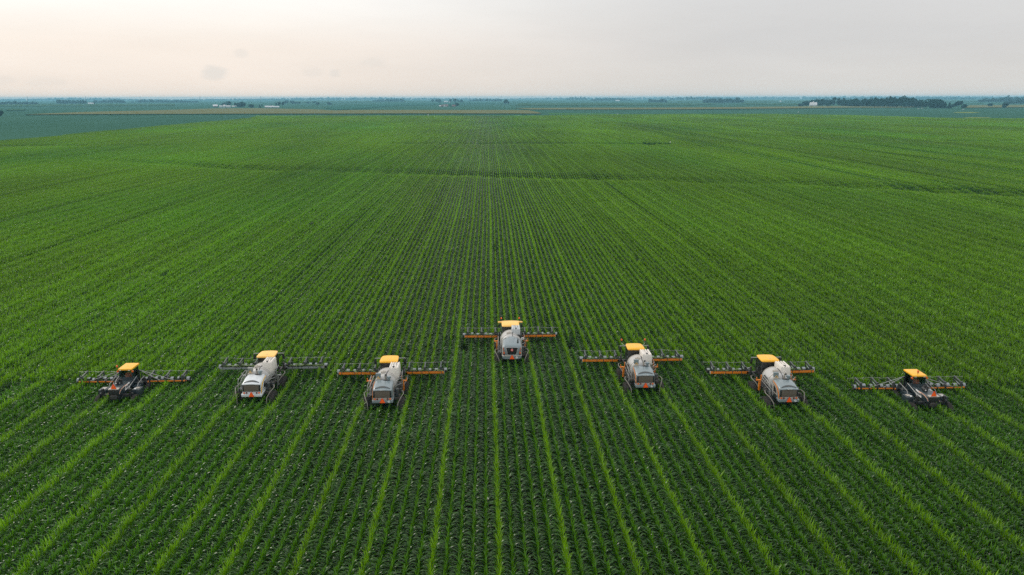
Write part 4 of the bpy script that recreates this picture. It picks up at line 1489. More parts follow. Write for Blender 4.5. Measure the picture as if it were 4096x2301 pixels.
        MB().loft([[Vector((s * 0.74, 2.1, 1.5)), Vector((s * 1.26, 2.1, 1.5)), Vector((s * 1.28, 3.2, 1.5)), Vector((s * 0.74, 3.2, 1.5))],
                   [Vector((s * 0.74, 2.05, 1.95)), Vector((s * 1.28, 2.05, 1.95)), Vector((s * 1.30, 3.25, 1.95)), Vector((s * 0.74, 3.25, 1.95))]]).build('fuel_tank', DARK, root, bevel=0.05)
        MB().cyl((s * 1.40, 1.15, 2.04), (s * 1.40, 1.15, 2.13), 0.09, 0.09, 14).build('filler_cap', STICK, root)
        MB().box((s * 0.98, 3.3, 2.0), (0.62, 0.7, 0.05)).build('platform', GUNMETAL, root)
        r = MB()
        r.tube([(s * 0.80, 1.1, 1.95), (s * 0.80, 1.5, 2.25), (s * 0.80, 3.0, 2.62), (s * 0.80, 3.3, 2.0)], 0.028, 6)
        r.tube([(s * 1.28, 1.9, 1.95), (s * 1.28, 2.1, 2.25), (s * 1.28, 3.5, 2.5), (s * 1.28, 3.8, 2.0)], 0.028, 6)
        r.tube([(s * 1.28, 2.9, 1.95), (s * 1.28, 2.9, 2.4)], 0.022, 6)
        r.build('handrail', STEEL, root)
        MB().beam((s * 0.62, 0.05, 1.62), (s * 0.5, 1.6, 1.78), 0.05, 0.12).build('step_bar', GUNMETAL, root)
    # light truss boom
    y, z = 3.75, 1.86
    mast = MB()
    for s in (-1, 1):
        mast.beam((s * 0.70, y - 0.05, 1.8), (s * 0.70, y + 0.1, 2.95), 0.12, 0.12)
        mast.beam((s * 0.36, y - 0.2, 1.8), (s * 0.70, y, 2.0), 0.14, 0.16)
        mast.beam((s * 0.98, y - 0.1, 2.0), (s * 0.98, y - 0.05, 2.7), 0.08, 0.1)
    mast.beam((-0.95, y + 0.1, 2.85), (0.95, y + 0.1, 2.85), 0.08, 0.1)
    mast.beam((-1.0, y - 0.02, 2.05), (1.0, y - 0.02, 2.05), 0.12, 0.14)
    mast.build('mast', BLACK, root, bevel=0.01)
    for s in (-1, 1):
        b = MB().beam((s * 1.55, y, z), (s * 5.02, y, z + 0.02), 0.11, 0.11).beam((s * 0.95, y - 0.28, z - 0.14), (s * 1.6, y, z), 0.13, 0.13).beam((s * 1.5, y + 0.16, z - 0.06), (s * 5.0, y + 0.16, z - 0.04), 0.05, 0.05)
        bo = b.build('boom_wing', ORANGE, root, bevel=0.012)
        for xx in (1.62, 2.4, 3.13, 3.9, 4.64, 4.96):
            MB().box((s * xx, y + 0.03, z + 0.01), (0.16 if xx in (3.13, 1.62, 4.64) else 0.09, 0.22, 0.16)).build('clamp', BLACK, bo, smooth=0)
        hs = MB()
        hs.tube([(s * (1.5 + 0.25 * k), y + 0.0, z + 0.075 + 0.03 * math.sin(k * 1.3 + seed)) for k in range(14)], 0.034, 6)
        hs.build('hose', BLACK, bo)
        br = MB().tube([(s * 0.72, y + 0.1, 2.95), (s * 3.9, y + 0.0, z + 0.08)], 0.024, 6).tube([(s * 0.72, y + 0.1, 2.95), (s * 2.6, y, z + 0.08)], 0.024, 6).tube([(s * 1.5, y - .02, 2.68), (s * 1.45, y - .02, 2.5)], 0.016, 5)
        br.build('stay_rod', STEEL, bo)
        for k, xx in enumerate((1.62, 3.13, 4.64)):
            row_unit(root, s * xx, y, z + 0.08, seed * 7 + k + (3 if s > 0 else 0), 1)
    return root


LABELS = ['dark grey machine with flat amber roof, furthest left in the row of machines',
          'white hooded sprayer with dull grey boom and pale amber cab roof',
          'grey sprayer with white tank between the white hooded sprayer and the leading machine',
          'leading grey sprayer ahead of the others, with black trapezoid grille and winged roof',
          'grey sprayer with two orange beacons, just right of the leading machine',
          'grey sprayer standing beside the right hand dark machine, seen partly from its left side',
          'dark grey machine with flat amber roof, furthest right in the row of machines']
for i, p in enumerate(MPOS):
    if p[2] == 'dark':
        dark_machine(p, i + 1, LABELS[i], 1 if i == 0 else -1)
    else:
        sprayer(p, p[2], i + 1, LABELS[i])


# ------------------------------------------------------------------ beyond the field
def dist_at(py, px=2048):
    return at(px, py, 0).length


M_TREE = leaf_mat('tree_leaf', trans=0.15, rough=0.7, spec=0.03, patch=0.02, patch_amt=0.25)
M_BARK = mat('bark', (0.05, 0.04, 0.03), 0.9, dirt=0.3)
M_WALLW = mat('white_siding', (0.48, 0.49, 0.48), 0.6, dirt=0.08)
M_ROOFW = mat('white_metal_roof', (0.60, 0.61, 0.62), 0.4, dirt=0.06)
M_ROOFR = mat('brown_red_shingle', (0.16, 0.09, 0.075), 0.8, dirt=0.2)
M_WALLD = mat('weathered_boards', (0.17, 0.12, 0.11), 0.8, dirt=0.2)
M_GALV = mat('galvanised_steel', (0.62, 0.64, 0.65), 0.35, metal=0.3, dirt=0.08)
M_WIN = mat('window_dark', (0.03, 0.035, 0.04), 0.2, dirt=0)
M_POLE = mat('grey_timber_pole', (0.05, 0.05, 0.05), 0.8, dirt=0.1)


def crown_arrays(rg, h, w, n, shape, cx=0.0, cy=0.0, base=0.18, col=(0.030, 0.068, 0.022), leaf=None):
    """leaf clumps through a crown built of overlapping billows; returns arrays"""
    nb = 9 if shape != 'cone' else 7
    B = []
    for k in range(nb):
        if shape == 'cone':
            t = k / (nb - 1)
            B.append((0, 0, h * (base + (1 - base) * t * 0.95), w * 0.5 * (1 - t) * 0.95 + 0.3, h * 0.10))
        else:
            a = rg.uniform(0, 2 * PI)
            rr = w * 0.30 * math.sqrt(rg.random())
            zz = h * rg.uniform(base + 0.22, 0.80)
            br = w * rg.uniform(0.20, 0.34)
            B.append((math.cos(a) * rr, math.sin(a) * rr, zz, br, br * (0.9 if shape == 'tall' else 0.75)))
    B = np.array(B)
    if shape != 'cone':
        B[0] = (0, 0, h * 0.62, w * 0.36, h * 0.26)
    k = rg.integers(0, nb, n)
    d = rg.normal(size=(n, 3))
    d /= np.linalg.norm(d, axis=1)[:, None]
    rad = rg.uniform(0.55, 1.0, n) ** 0.5
    P = B[k, :3] + d * rad[:, None] * np.stack([B[k, 3], B[k, 3], B[k, 4]], 1)
    P[:, 2] = np.clip(P[:, 2], h * base * 0.6, h)
    L = leaf or max(0.5, 0.085 * math.sqrt(h * w) + 0.3)
    u = rg.normal(size=(n, 3))
    u /= np.linalg.norm(u, axis=1)[:, None]
    # clumps face mostly outward and up
    nrm = d * 0.8 + np.array([0, 0, 0.5]) + rg.normal(0, 0.45, (n, 3))
    nrm /= np.linalg.norm(nrm, axis=1)[:, None]
    u = np.cross(nrm, u)
    u /= np.linalg.norm(u, axis=1)[:, None] + 1e-6
    v = np.cross(nrm, u)
    s1 = (L * rg.uniform(0.6, 1.3, n))[:, None]
    s2 = (L * rg.uniform(0.5, 1.0, n))[:, None]
    co = np.stack([P - u * s1, P - v * s2, P + u * s1, P + v * s2], 1).reshape(-1, 3)
    co[:, 0] += cx
    co[:, 1] += cy
    q = np.arange(4 * n).reshape(n, 4)
    clump = rg.normal(1, 0.16, nb)[k] * rg.normal(1, 0.15, n)
    cl = np.repeat(np.array(col)[None, :] * np.clip(clump, 0.5, 1.6)[:, None], 4, 0)
    return co, q, cl


def trunk_arrays(h, w, cx, cy, n=6):
    r0 = max(0.18, h * 0.022)
    zs = [0, h * 0.12, h * 0.35, h * 0.62]
    rs = [r0 * 1.3, r0, r0 * 0.75, r0 * 0.3]
    co = []
    for z, r in zip(zs, rs):
        for k in range(n):
            co.append((cx + r * math.cos(2 * PI * k / n), cy + r * math.sin(2 * PI * k / n), z))
    q = []
    for i in range(3):
        for k in range(n):
            q.append((i * n + k, i * n + (k + 1) % n, (i + 1) * n + (k + 1) % n, (i + 1) * n + k))
    return np.array(co), np.array(q)


def tree(px0, px1, ytop, ybase, label, shape='round', seed=0, group=None, col=(0.030, 0.068, 0.022), base=0.14, n=1000):
    rg = np.random.default_rng(1000 + seed + int(px0 * 7))
    p = at((px0 + px1) / 2, ybase, 0)
    D = p.length
    h = (ybase - ytop) * D / FPX
    w = (px1 - px0) * D / FPX
    root = empty('tree', (p.x, p.y, 0), label, 'tree', group)
    co, q, cl = crown_arrays(rg, h, w, n, shape, base=base, col=col)
    # fit the crown to the size read off the photo
    co[:, 0] *= w / max(0.1, co[:, 0].max() - co[:, 0].min())
    co[:, 2] = co[:, 2] * h / co[:, 2].max()
    o = bpy.data.objects.new('crown', np_mesh('crown', co, q, cl, [M_TREE], smooth=False))
    C.objects.link(o)
    o.parent = root
    tco, tq = trunk_arrays(h, w, 0, 0)
    t = bpy.data.objects.new('trunk', np_mesh('trunk', tco, tq, None, [M_BARK]))
    C.objects.link(t)
    t.parent = root
    for k in range(3):
        a = rg.uniform(0, 2 * PI)
        r = max(0.1, h * 0.012)
        MB().tube([(0, 0, h * (0.28 + 0.08 * k)), (math.cos(a) * w * 0.14, math.sin(a) * w * 0.14, h * (0.45 + 0.08 * k)), (math.cos(a) * w * 0.26, math.sin(a) * w * 0.26, h * (0.58 + 0.06 * k))], [r, r * 0.7, r * 0.3], 5).build('limb', M_BARK, t)
    return root


def wood(name, segs, depth, per, label, seed, col=(0.010, 0.042, 0.024), n=150, hv=0.16):
    """a far wood that reads as one mass: many crowns and trunks in one mesh. segs = (px, ytop, ybase) along its front"""
    rg = np.random.default_rng(seed)
    pxs = np.array([s[0] for s in segs], float)
    tops = np.array([s[1] for s in segs], float)
    bas = np.array([s[2] for s in segs], float)
    CO, Q, CL = [], [], []
    off = 0
    x = pxs[0]
    while x <= pxs[-1]:
        yb, yt = np.interp(x, pxs, bas), np.interp(x, pxs, tops)
        p = at(x, yb, 0)
        D = p.length
        h0 = (yb - yt) * D / FPX
        for r in range(max(1, depth)):
            h = h0 * (1 + rg.normal(0, hv)) * (0.82 if r == 0 and depth > 1 else 1.0)
            w = per * D / FPX * rg.uniform(1.3, 2.0)
            dirv = Vector((p.x, p.y, 0)).normalized()
            cx = p.x + dirv.x * r * w * 0.8 + rg.normal(0, w * 0.2)
            cy = p.y + dirv.y * r * w * 0.8 + rg.normal(0, w * 0.2)
            c_ = np.array(col) * rg.uniform(0.78, 1.22) * np.array([rg.uniform(0.9, 1.2), 1, rg.uniform(0.85, 1.1)])
            co, q, cl = crown_arrays(rg, h, w, n, 'round' if rg.random() < 0.8 else 'tall', cx, cy, base=0.06, col=c_, leaf=max(0.7, 0.12 * math.sqrt(h * w)))
            co[:, 2] *= h / max(0.1, co[:, 2].max())
            CO.append(co)
            Q.append(q + off)
            CL.append(cl)
            off += len(co)
            tco, tq = trunk_arrays(h, w, cx, cy, 4)
            CO.append(tco)
            Q.append(tq + off)
            CL.append(np.tile([0.03, 0.028, 0.02], (len(tco), 1)))
            off += len(tco)
        x += per * rg.uniform(0.7, 1.2)
    me = np_mesh(name, np.concatenate(CO), np.concatenate(Q), np.clip(np.concatenate(CL), 0.003, 0.5), [M_TREE], smooth=False)
    o = bpy.data.objects.new(name, me)
    C.objects.link(o)
    return tag(o, label, 'wood', None, 'stuff')


# --- fields beyond: standing crops as low slabs with an uneven top, each with its own edge
def crop_field(name, pts, h, m, label, seed):
    W = [at(px, py, h) for px, py in pts]
    rg = random.Random(seed)
    top = [(p.x, p.y) for p in W]
    # fine outline with a ragged edge
    out = []
    for i in range(len(top)):
        a, b = top[i], top[(i + 1) % len(top)]
        n = max(1, min(60, int(math.dist(a, b) / 25)))
        for k in range(n):
            t = k / n
            out.append((a[0] + (b[0] - a[0]) * t + rg.uniform(-1, 1), a[1] + (b[1] - a[1]) * t + rg.uniform(-1.5, 1.5)))
    n = len(out)
    vs = [(x, y, 0.0) for x, y in out] + [(x, y, h + rg.uniform(-0.12, 0.12)) for x, y in out]
    fs = [(i, (i + 1) % n, n + (i + 1) % n, n + i) for i in range(n)] + [tuple(range(n, 2 * n))]
    mb = MB().add(vs, fs)
    o = mb.build(name, m, smooth=0)
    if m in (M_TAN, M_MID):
        o.data.materials.append(M_CORNSHADE)
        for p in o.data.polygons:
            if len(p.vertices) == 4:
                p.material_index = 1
    return tag(o, label, 'crop field', None, 'stuff')


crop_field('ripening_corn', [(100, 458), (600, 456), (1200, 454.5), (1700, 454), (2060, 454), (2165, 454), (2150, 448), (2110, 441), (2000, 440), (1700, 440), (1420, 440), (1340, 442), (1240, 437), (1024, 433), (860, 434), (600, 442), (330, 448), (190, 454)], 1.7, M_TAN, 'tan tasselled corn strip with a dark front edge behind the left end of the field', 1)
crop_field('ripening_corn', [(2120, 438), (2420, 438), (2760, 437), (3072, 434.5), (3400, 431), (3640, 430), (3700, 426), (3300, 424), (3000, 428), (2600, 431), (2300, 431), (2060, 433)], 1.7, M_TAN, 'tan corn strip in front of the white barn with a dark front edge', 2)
crop_field('far_corn', [(2060, 422.5), (2750, 421), (2900, 414), (2500, 412), (2080, 413)], 1.6, M_MID, 'pale far corn strip with a thin dark edge behind the middle of the field', 3)
crop_field('far_corn', [(30, 441.5), (95, 441.5), (100, 437), (20, 437)], 1.6, M_MID, 'small corn plot at the far left in front of the blue woods', 4)
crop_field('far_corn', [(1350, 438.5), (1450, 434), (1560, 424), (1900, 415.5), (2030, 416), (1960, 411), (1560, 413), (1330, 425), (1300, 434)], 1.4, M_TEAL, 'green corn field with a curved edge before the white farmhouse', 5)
crop_field('far_corn', [(2960, 417), (3190, 420), (3200, 414), (2980, 411)], 1.6, M_MID, 'corn plot with dark edge between the square wood and the barn wood', 6)
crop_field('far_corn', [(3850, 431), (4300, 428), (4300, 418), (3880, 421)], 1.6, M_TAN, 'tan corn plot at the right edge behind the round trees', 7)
crop_field('far_corn', [(0, 425), (700, 422.5), (700, 416), (0, 418)], 1.6, M_MID, 'pale corn strip at the far left below the blue woods', 8)
crop_field('far_corn', [(2650, 409), (3900, 406.5), (4300, 401), (2600, 402)], 1.6, M_MID, 'hazy corn strip far behind the square wood', 9)
crop_field('far_corn', [(1100, 410), (1500, 409), (1900, 404), (1100, 403)], 1.6, M_MID, 'hazy corn strip far behind the long white shed', 10)


def patch(pts, m):
    W = [at(px, py, 0.08) for px, py in pts]
    o = MB().add([tuple(p) for p in W] + [(p.x, p.y, 0.02) for p in W], [tuple(range(len(W)))] + [(i, (i + 1) % len(W), len(W) + (i + 1) % len(W), len(W) + i) for i in range(len(W))]).build('grass_strip', m, smooth=0)
    tag(o, kind='structure')


M_YG = ground_mat('yellow_grass', (0.14, 0.19, 0.045), (0.20, 0.24, 0.07), 0.1)
patch([(3810, 451), (3880, 452.5), (3925, 451), (3890, 448.5), (3830, 448.5)], M_YG)
patch([(3845, 471), (3900, 472), (3965, 471.5), (3955, 469.5), (3880, 469)], M_YG)
patch([(2200, 458), (2420, 458), (2440, 454), (2190, 452)], ground_mat('lush_grass', (0.04, 0.12, 0.04), (0.07, 0.16, 0.05), 0.1))

# --- woods that read as one mass
wood('far_wood', [(-250, 398, 403), (150, 397, 402), (190, 394.5, 402), (300, 393.5, 402), (400, 394, 402), (520, 397, 402), (700, 398, 402), (1000, 395.5, 401), (1100, 394, 401), (1300, 392, 400.5), (1500, 391.5, 400), (1750, 393, 399.5), (2040, 395, 399)], 2, 7, 'pale blue wooded skyline at the left end of the horizon', 21, n=130)
wood('far_wood', [(2040, 394, 398.5), (2230, 392, 398.5), (2350, 391, 398), (2500, 391, 398), (2680, 390, 397.5), (2800, 388.5, 397.5), (3000, 389.5, 397), (3300, 388.5, 397), (3600, 387.5, 396.5), (3900, 388.5, 396.5), (4100, 389, 396.5), (4400, 389, 396)], 2, 8, 'pale blue wooded skyline at the right end of the horizon', 22, n=130)
wood('dark_wood', [(3362, 403, 426), (3400, 404, 428), (3460, 404, 429), (3540, 402, 430), (3570, 399, 430), (3620, 401, 431), (3660, 403, 431), (3684, 408, 431)], 5, 8, 'large dark wood to the right of the white barn', 23, n=260)
wood('dark_wood', [(3216, 408, 424), (3240, 405, 424), (3275, 404, 424), (3320, 403, 424)], 3, 7, 'dark trees massed around the white barn', 24, n=240)
wood('square_wood', [(2820, 401, 411.5), (2850, 398, 412), (2870, 401, 412), (2890, 396, 412), (2940, 395, 412), (2972, 400, 412)], 3, 7, 'dark square wood with a clear outline right of the middle', 25, n=260)
wood('small_wood', [(2598, 396, 410), (2608, 397, 410), (2625, 400, 410), (2650, 397, 410), (2669, 400, 410)], 2, 6, 'small dark wood left of the square wood', 26, n=260)
wood('tree_row', [(2366, 396, 404), (2410, 393, 404), (2450, 394, 404), (2475, 392, 404), (2525, 399, 404)], 2, 6, 'hazy tree row around the far white shed in the middle', 27, n=80)
wood('far_trees', [(2270, 391, 401), (2300, 389, 401), (2340, 388.5, 401), (2348, 393, 401)], 2, 6, 'hazy clump of trees on the skyline just right of the middle', 28, n=80)
wood('tree_row', [(1876, 400, 406), (1910, 397, 406), (1950, 396, 406), (1980, 397, 406), (2005, 398, 406)], 2, 6, 'hazy tree row between the farmhouse and the lone tree', 29, n=80)
wood('tree_row', [(1495, 402, 408), (1530, 398, 408), (1560, 398, 408), (1600, 397, 408), (1618, 399, 408)], 2, 6, 'hazy tree row left of the white roofed farm', 30, n=90)
wood('blue_wood', [(-100, 408, 420), (0, 409, 420), (60, 408, 418), (150, 411, 418)], 2, 7, 'blue wood at the left edge', 31, n=90)
wood('blue_wood', [(234, 404, 416), (266, 404, 416), (290, 404, 416), (320, 404, 416), (348, 405, 416)], 2, 7, 'blue wood left of the far white house', 32, n=100)
wood('blue_wood', [(381, 404, 412), (430, 402, 412), (470, 402, 412), (500, 404, 412)], 2, 6, 'blue wood right of the far white house', 33, n=90)
wood('blue_wood', [(548, 403, 411), (600, 400, 411), (650, 402, 411), (700, 403, 411), (740, 404, 411), (795, 404, 411)], 2, 6, 'long blue tree line left of the grain bins', 34, n=80)
wood('blue_wood', [(3916, 400, 410), (3950, 396, 410), (4000, 394, 410), (4040, 392, 410), (4130, 394, 410), (4300, 396, 409)], 2, 7, 'blue wood at the right edge of the horizon', 35, n=90)
wood('hedge', [(4022, 407, 416), (4060, 406, 416), (4100, 405, 416), (4300, 405, 416)], 2, 6, 'dark hedge at the right edge behind the round tree', 36, n=90)
wood('blue_wood', [(3270, 395, 403), (3340, 394, 402), (3440, 394, 402), (3560, 395, 402)], 1, 8, 'blue tree line behind the large dark wood', 37, n=70)
wood('blue_wood', [(3600, 392, 400), (3800, 391, 400), (3900, 393, 400)], 1, 9, 'faint tree line behind the bushy tree right of the dark wood', 38, n=60)
wood('blue_wood', [(2680, 392, 402), (2760, 389, 402), (2830, 391, 402), (2900, 392, 402)], 1, 7, 'faint blue trees behind the square wood', 39, n=70)

# --- trees one can tell apart
DKG = (0.009, 0.038, 0.022)
T = [
    (-16, 12, 443, 467, 'dark round tree cut by the left edge of the picture', 'round'),
    (883, 905, 412, 425, 'low dark tree behind the small barn and grain bins', 'round'),
    (906, 928, 406, 426, 'tall dark tree behind the long rounded bin shed', 'round'),
    (937, 948, 412, 428, 'slim tree at the left end of the clump beside the grain bins', 'tall'),
    (946, 968, 412, 429, 'round tree in the middle of the clump beside the grain bins', 'round'),
    (964, 987, 409, 429, 'broadest tree of the clump beside the grain bins', 'round'),
    (996, 1018, 418, 431, 'lone squat tree between the grain bins and the long white shed', 'round'),
    (1034, 1044, 420, 431, 'pointed conifer left of the long white shed', 'cone'),
    (1045, 1051, 419, 428, 'small tree beside the pointed conifer left of the long shed', 'round'),
    (1082, 1089, 416, 426, 'little conifer poking up behind the long white shed', 'cone'),
    (1101, 1110, 412, 425, 'slim tree left of the pair behind the long white shed', 'tall'),
    (1112, 1125, 408, 426, 'taller middle tree of the three behind the long white shed', 'tall'),
    (1126, 1138, 408, 426, 'right tree of the three behind the long white shed', 'tall'),
    (1132, 1156, 402, 415, 'round hazy tree behind the three slim ones', 'round'),
    (1156, 1178, 403, 415, 'second hazy tree right of the three slim ones', 'round'),
    (1178, 1204, 408, 415, 'low hazy bushes right of the three slim trees', 'round'),
    (1226, 1239, 407, 415, 'small hazy tree left of a power pole', 'round'),
    (1250, 1255, 406, 415, 'tiny upright tree right of a power pole', 'tall'),
    (1256, 1266, 405, 415, 'hazy tree with open crown right of a power pole', 'round'),
    (1264, 1279, 411, 420, 'dark spreading bush in front of the hazy open tree', 'round'),
    (1307, 1328, 410, 419, 'lone domed bush in the middle distance left of the farm', 'round'),
    (1725, 1737, 396, 410, 'leftmost tree by the white roofed farm', 'tall'),
    (1740, 1766, 397, 411, 'wide tree left of the two white roofs', 'round'),
    (1795, 1808, 396, 410, 'first tree right of the two white roofs', 'tall'),
    (1811, 1828, 395, 411, 'largest tree right of the two white roofs', 'tall'),
    (1829, 1838, 399, 410, 'narrow tree between the largest and the last by the white roofs', 'tall'),
    (1840, 1853, 399, 410, 'last tree at the right end of the white roofed farm', 'round'),
    (1758, 1762, 416, 423, 'tiny conifer left of the white farmhouse', 'cone'),
    (1796, 1804, 421, 427, 'round bush between the white farmhouse and its shed', 'round'),
    (1820, 1836, 411, 426, 'dark round tree right of the white farmhouse', 'round'),
    (2014, 2033, 398, 418, 'lone dark tree with a small one leaning on its right', 'tall'),
    (2030, 2038, 407, 418, 'small tree at the right foot of the lone dark tree', 'round'),
    (3194, 3212, 415, 426, 'low dark tree at the left end of the barn wood', 'round'),
    (3300, 3318, 413, 427, 'bush at the right of the white barn', 'round'),
    (3324, 3343, 393, 424, 'tallest dark tree right of the white barn', 'tall'),
    (3344, 3362, 396, 426, 'tall dark tree at the left edge of the large wood', 'tall'),
    (3686, 3709, 410, 434, 'dark tree just right of the large wood', 'round'),
    (3706, 3771, 401, 433, 'very broad bushy tree right of the large wood', 'round'),
    (3771, 3788, 412, 433, 'ragged conifer right of the broad bushy tree', 'cone'),
    (3788, 3805, 411, 434, 'dark pointed tree between the conifer and the low bush', 'cone'),
    (3803, 3820, 419, 433, 'low bush left of the mushroom shaped tree', 'round'),
    (3819, 3847, 408, 433, 'mushroom shaped tree with bare trunk at the right end of the row', 'round'),
    (3846, 3869, 419, 433, 'squat last tree at the right end of the row', 'round'),
    (3951, 3967, 415, 427, 'small round tree standing alone in the right hand fields', 'round'),
    (4012, 4030, 414, 433, 'taller tree alone near the right edge', 'tall'),
    (366, 381, 408, 416, 'small blue tree right of the far white house', 'round'),
    (474, 500, 403, 412, 'blue clump at the right end of the left woods', 'round'),
    (526, 537, 407, 412, 'tiny blue bush between two left hand woods', 'round'),
]
for i, t in enumerate(T):
    tree(t[0], t[1], t[2], t[3], t[4], t[5], i, 'trees dotted over the distant fields', DKG if i % 3 else (0.012, 0.044, 0.022), 0.30 if 'mushroom' in t[4] else 0.08)


# --- buildings
def px_size(p, n):
    return n * p.length / FPX


def gable(root_name, px0, px1, ytop, ybase, label, cat, depth=0.6, wall=M_WALLW, roof=M_ROOFW, eave=0.5, nwin=2, axis='x', door=True, turn=0.0):
    """gabled building with roof slabs, door and windows; ridge across or along the view"""
    p = at((px0 + px1) / 2, ybase, 0)
    w = px_size(p, px1 - px0)
    h = px_size(p, ybase - ytop)
    d = w * depth
    root = empty(root_name, (p.x, p.y + d / 2, 0), label, cat)
    root.rotation_euler.z = turn - math.atan2(p.x, p.y)
    he = h * eave
    if axis == 'x':
        wl = MB().poly([(-d / 2, 0), (d / 2, 0), (d / 2, he), (0, h * 0.985), (-d / 2, he)], -w / 2, w / 2, 'x')
    else:
        wl = MB().poly([(-w / 2, 0), (w / 2, 0), (w / 2, he), (0, h * 0.985), (-w / 2, he)], -d / 2, d / 2, 'y')
    wl.build('wall', wall, root, smooth=0)
    r = MB()
    t = max(0.12, h * 0.03)
    o_ = 0.4
    for s in (-1, 1):
        if axis == 'x':
            a = [(s * (d / 2 + o_), he - o_ * (h - he) / (d / 2)), (0, h), (0, h + t), (s * (d / 2 + o_), he + t - o_ * (h - he) / (d / 2))]
            r.poly(a, -w / 2 - o_, w / 2 + o_, 'x')
        else:
            a = [(s * (w / 2 + o_), he - o_ * (h - he) / (w / 2)), (0, h), (0, h + t), (s * (w / 2 + o_), he + t - o_ * (h - he) / (w / 2))]
            r.poly(a, -d / 2 - o_, d / 2 + o_, 'y')
    r.build('roof', roof, root, smooth=0)
    for k in range(nwin):
        x = -w / 2 + w * (k + 0.7) / (nwin + 0.4)
        ww = min(1.6, w * 0.14)
        wn = MB().box((x, -d / 2 - 0.03, he * 0.55), (ww, 0.08, min(1.8, he * 0.4))).build('window', M_WIN, root, smooth=0)
        MB().box((x, -d / 2 - 0.06, he * 0.55 - min(1.8, he * 0.4) / 2 - 0.06), (ww * 1.2, 0.1, 0.1)).build('sill', M_ROOFW, wn, smooth=0)
    if door:
        MB().box((w * 0.36, -d / 2 - 0.03, min(2.2, he * 0.7) / 2), (min(2.6, w * 0.16), 0.08, min(2.4, he * 0.75))).build('door', M_WALLD, root, smooth=0)
    return root, w, h, d


def bin_(px0, px1, ytop, ybase, label):
    p = at((px0 + px1) / 2, ybase, 0)
    r = px_size(p, px1 - px0) / 2
    h = px_size(p, ybase - ytop)
    root = empty('grain_bin', (p.x, p.y + r, 0), label, 'grain bin', 'grain bins at the left hand farm')
    prof = []
    hw = h * 0.68
    for k in range(13):
        prof.append((hw * k / 12, r * (1.0 if k % 2 else 0.985)))
    MB().lathe((0, 0, 0), prof, 'z', 20).build('wall', M_GALV, root)
    MB().lathe((0, 0, hw), [(0, r * 1.03), (h - hw - 0.3, r * 0.14), (h - hw - 0.3, r * 0.12), (h - hw, r * 0.10), (h - hw, 0.02)], 'z', 20).build('roof', M_ROOFW, root)
    MB().box((0, -r - 0.03, 1.0), (0.8, 0.1, 1.9)).build('door', M_GALV, root, smooth=0)
    return root


gable('barn', 851, 867, 420, 429, 'small dark barn with a white roof left of the grain bins', 'barn', 0.9, M_WALLD, M_ROOFW, 0.45, 1)
bin_(876.5, 882.5, 422, 430, 'narrow grain bin nearest the small dark barn')
bin_(883, 888.5, 422, 430, 'narrow grain bin between the first bin and the wide one')
bin_(889, 902.5, 420, 430, 'widest grain bin with a pointed cone roof')


def rounded_shed(px0, px1, ytop, ybase, label):
    p = at((px0 + px1) / 2, ybase, 0)
    w, h = px_size(p, px1 - px0), px_size(p, ybase - ytop)
    d = w * 0.5
    root = empty('machine_shed', (p.x, p.y + d / 2, 0), label, 'shed')
    root.rotation_euler.z = -math.atan2(p.x, p.y)
    pr = [(-d / 2, 0), (d / 2, 0)] + [(d / 2 * math.cos(PI * k / 10), h * 0.55 + h * 0.43 * math.sin(PI * k / 10)) for k in range(11)]
    MB().poly(pr, -w / 2, w / 2, 'x').build('wall', M_WALLW, root, smooth=30)
    ro = [(d / 2 * 1.02 * math.cos(PI * k / 10), h * 0.55 + h * 0.45 * math.sin(PI * k / 10)) for k in range(11)]
    ri = [(d / 2 * math.cos(PI * k / 10), h * 0.55 + h * 0.44 * math.sin(PI * k / 10)) for k in range(10, -1, -1)]
    MB().poly(ro + ri, -w / 2 - 0.3, w / 2 + 0.3, 'x').build('roof', M_ROOFW, root, smooth=30)
    MB().box((w * 0.2, -d / 2 - 0.05, h * 0.25), (w * 0.3, 0.1, h * 0.5)).build('door', M_GALV, root, smooth=0)


rounded_shed(904, 920, 423, 430, 'white rounded shed right of the widest grain bin')
gable('machine_shed', 927, 943, 424, 428, 'low pale shed between the dark tree and the clump', 'shed', 0.7, M_WALLW, M_ROOFW, 0.5, 1)
gable('livestock_shed', 1060, 1092, 424.5, 431, 'long low white shed, its left half', 'shed', 0.35, M_WALLW, M_ROOFW, 0.5, 6, door=False)
gable('livestock_shed', 1092.5, 1114, 425.5, 431, 'lower white shed joined to the right of the long one', 'shed', 0.45, M_WALLW, M_ROOFW, 0.55, 4, door=False)
r_, w_, h_, d_ = gable('farmhouse', 1774, 1792, 418.5, 427, 'white two storey farmhouse with a brown roof', 'house', 0.6, M_WALLW, M_ROOFR, 0.62, 4)
MB().poly([(-w_ * 0.5, 0), (-w_ * 0.14, 0), (-w_ * 0.14, h_ * 0.7), (-w_ * 0.32, h_ * 1.02), (-w_ * 0.5, h_ * 0.7)], -d_ / 2 - 2.2, -d_ / 2 - 0.05, 'y').build('gable_wing', M_WALLW, r_, smooth=0)
MB().box((w_ * 0.1, 0, h_ * 1.05), (0.9, 0.9, 1.8)).build('chimney', M_ROOFR, r_, smooth=0)
gable('shed', 1765, 1774, 420, 427.5, 'brown shed left of the white farmhouse', 'shed', 0.8, M_WALLD, M_ROOFR, 0.55, 1)
gable('shed', 1757, 1764, 422, 427, 'tiny white shed at the left end of the farmhouse yard', 'shed', 0.8, M_WALLW, M_ROOFW, 0.55, 1)
gable('shed', 1808, 1821, 420, 427.5, 'reddish brown shed right of the white farmhouse', 'shed', 0.8, M_WALLD, M_ROOFR, 0.5, 2)
gable('barn', 1776, 1783, 404.5, 409.5, 'left one of two far buildings with bright white roofs', 'barn', 0.8, M_WALLD, M_ROOFW, 0.3, 0)
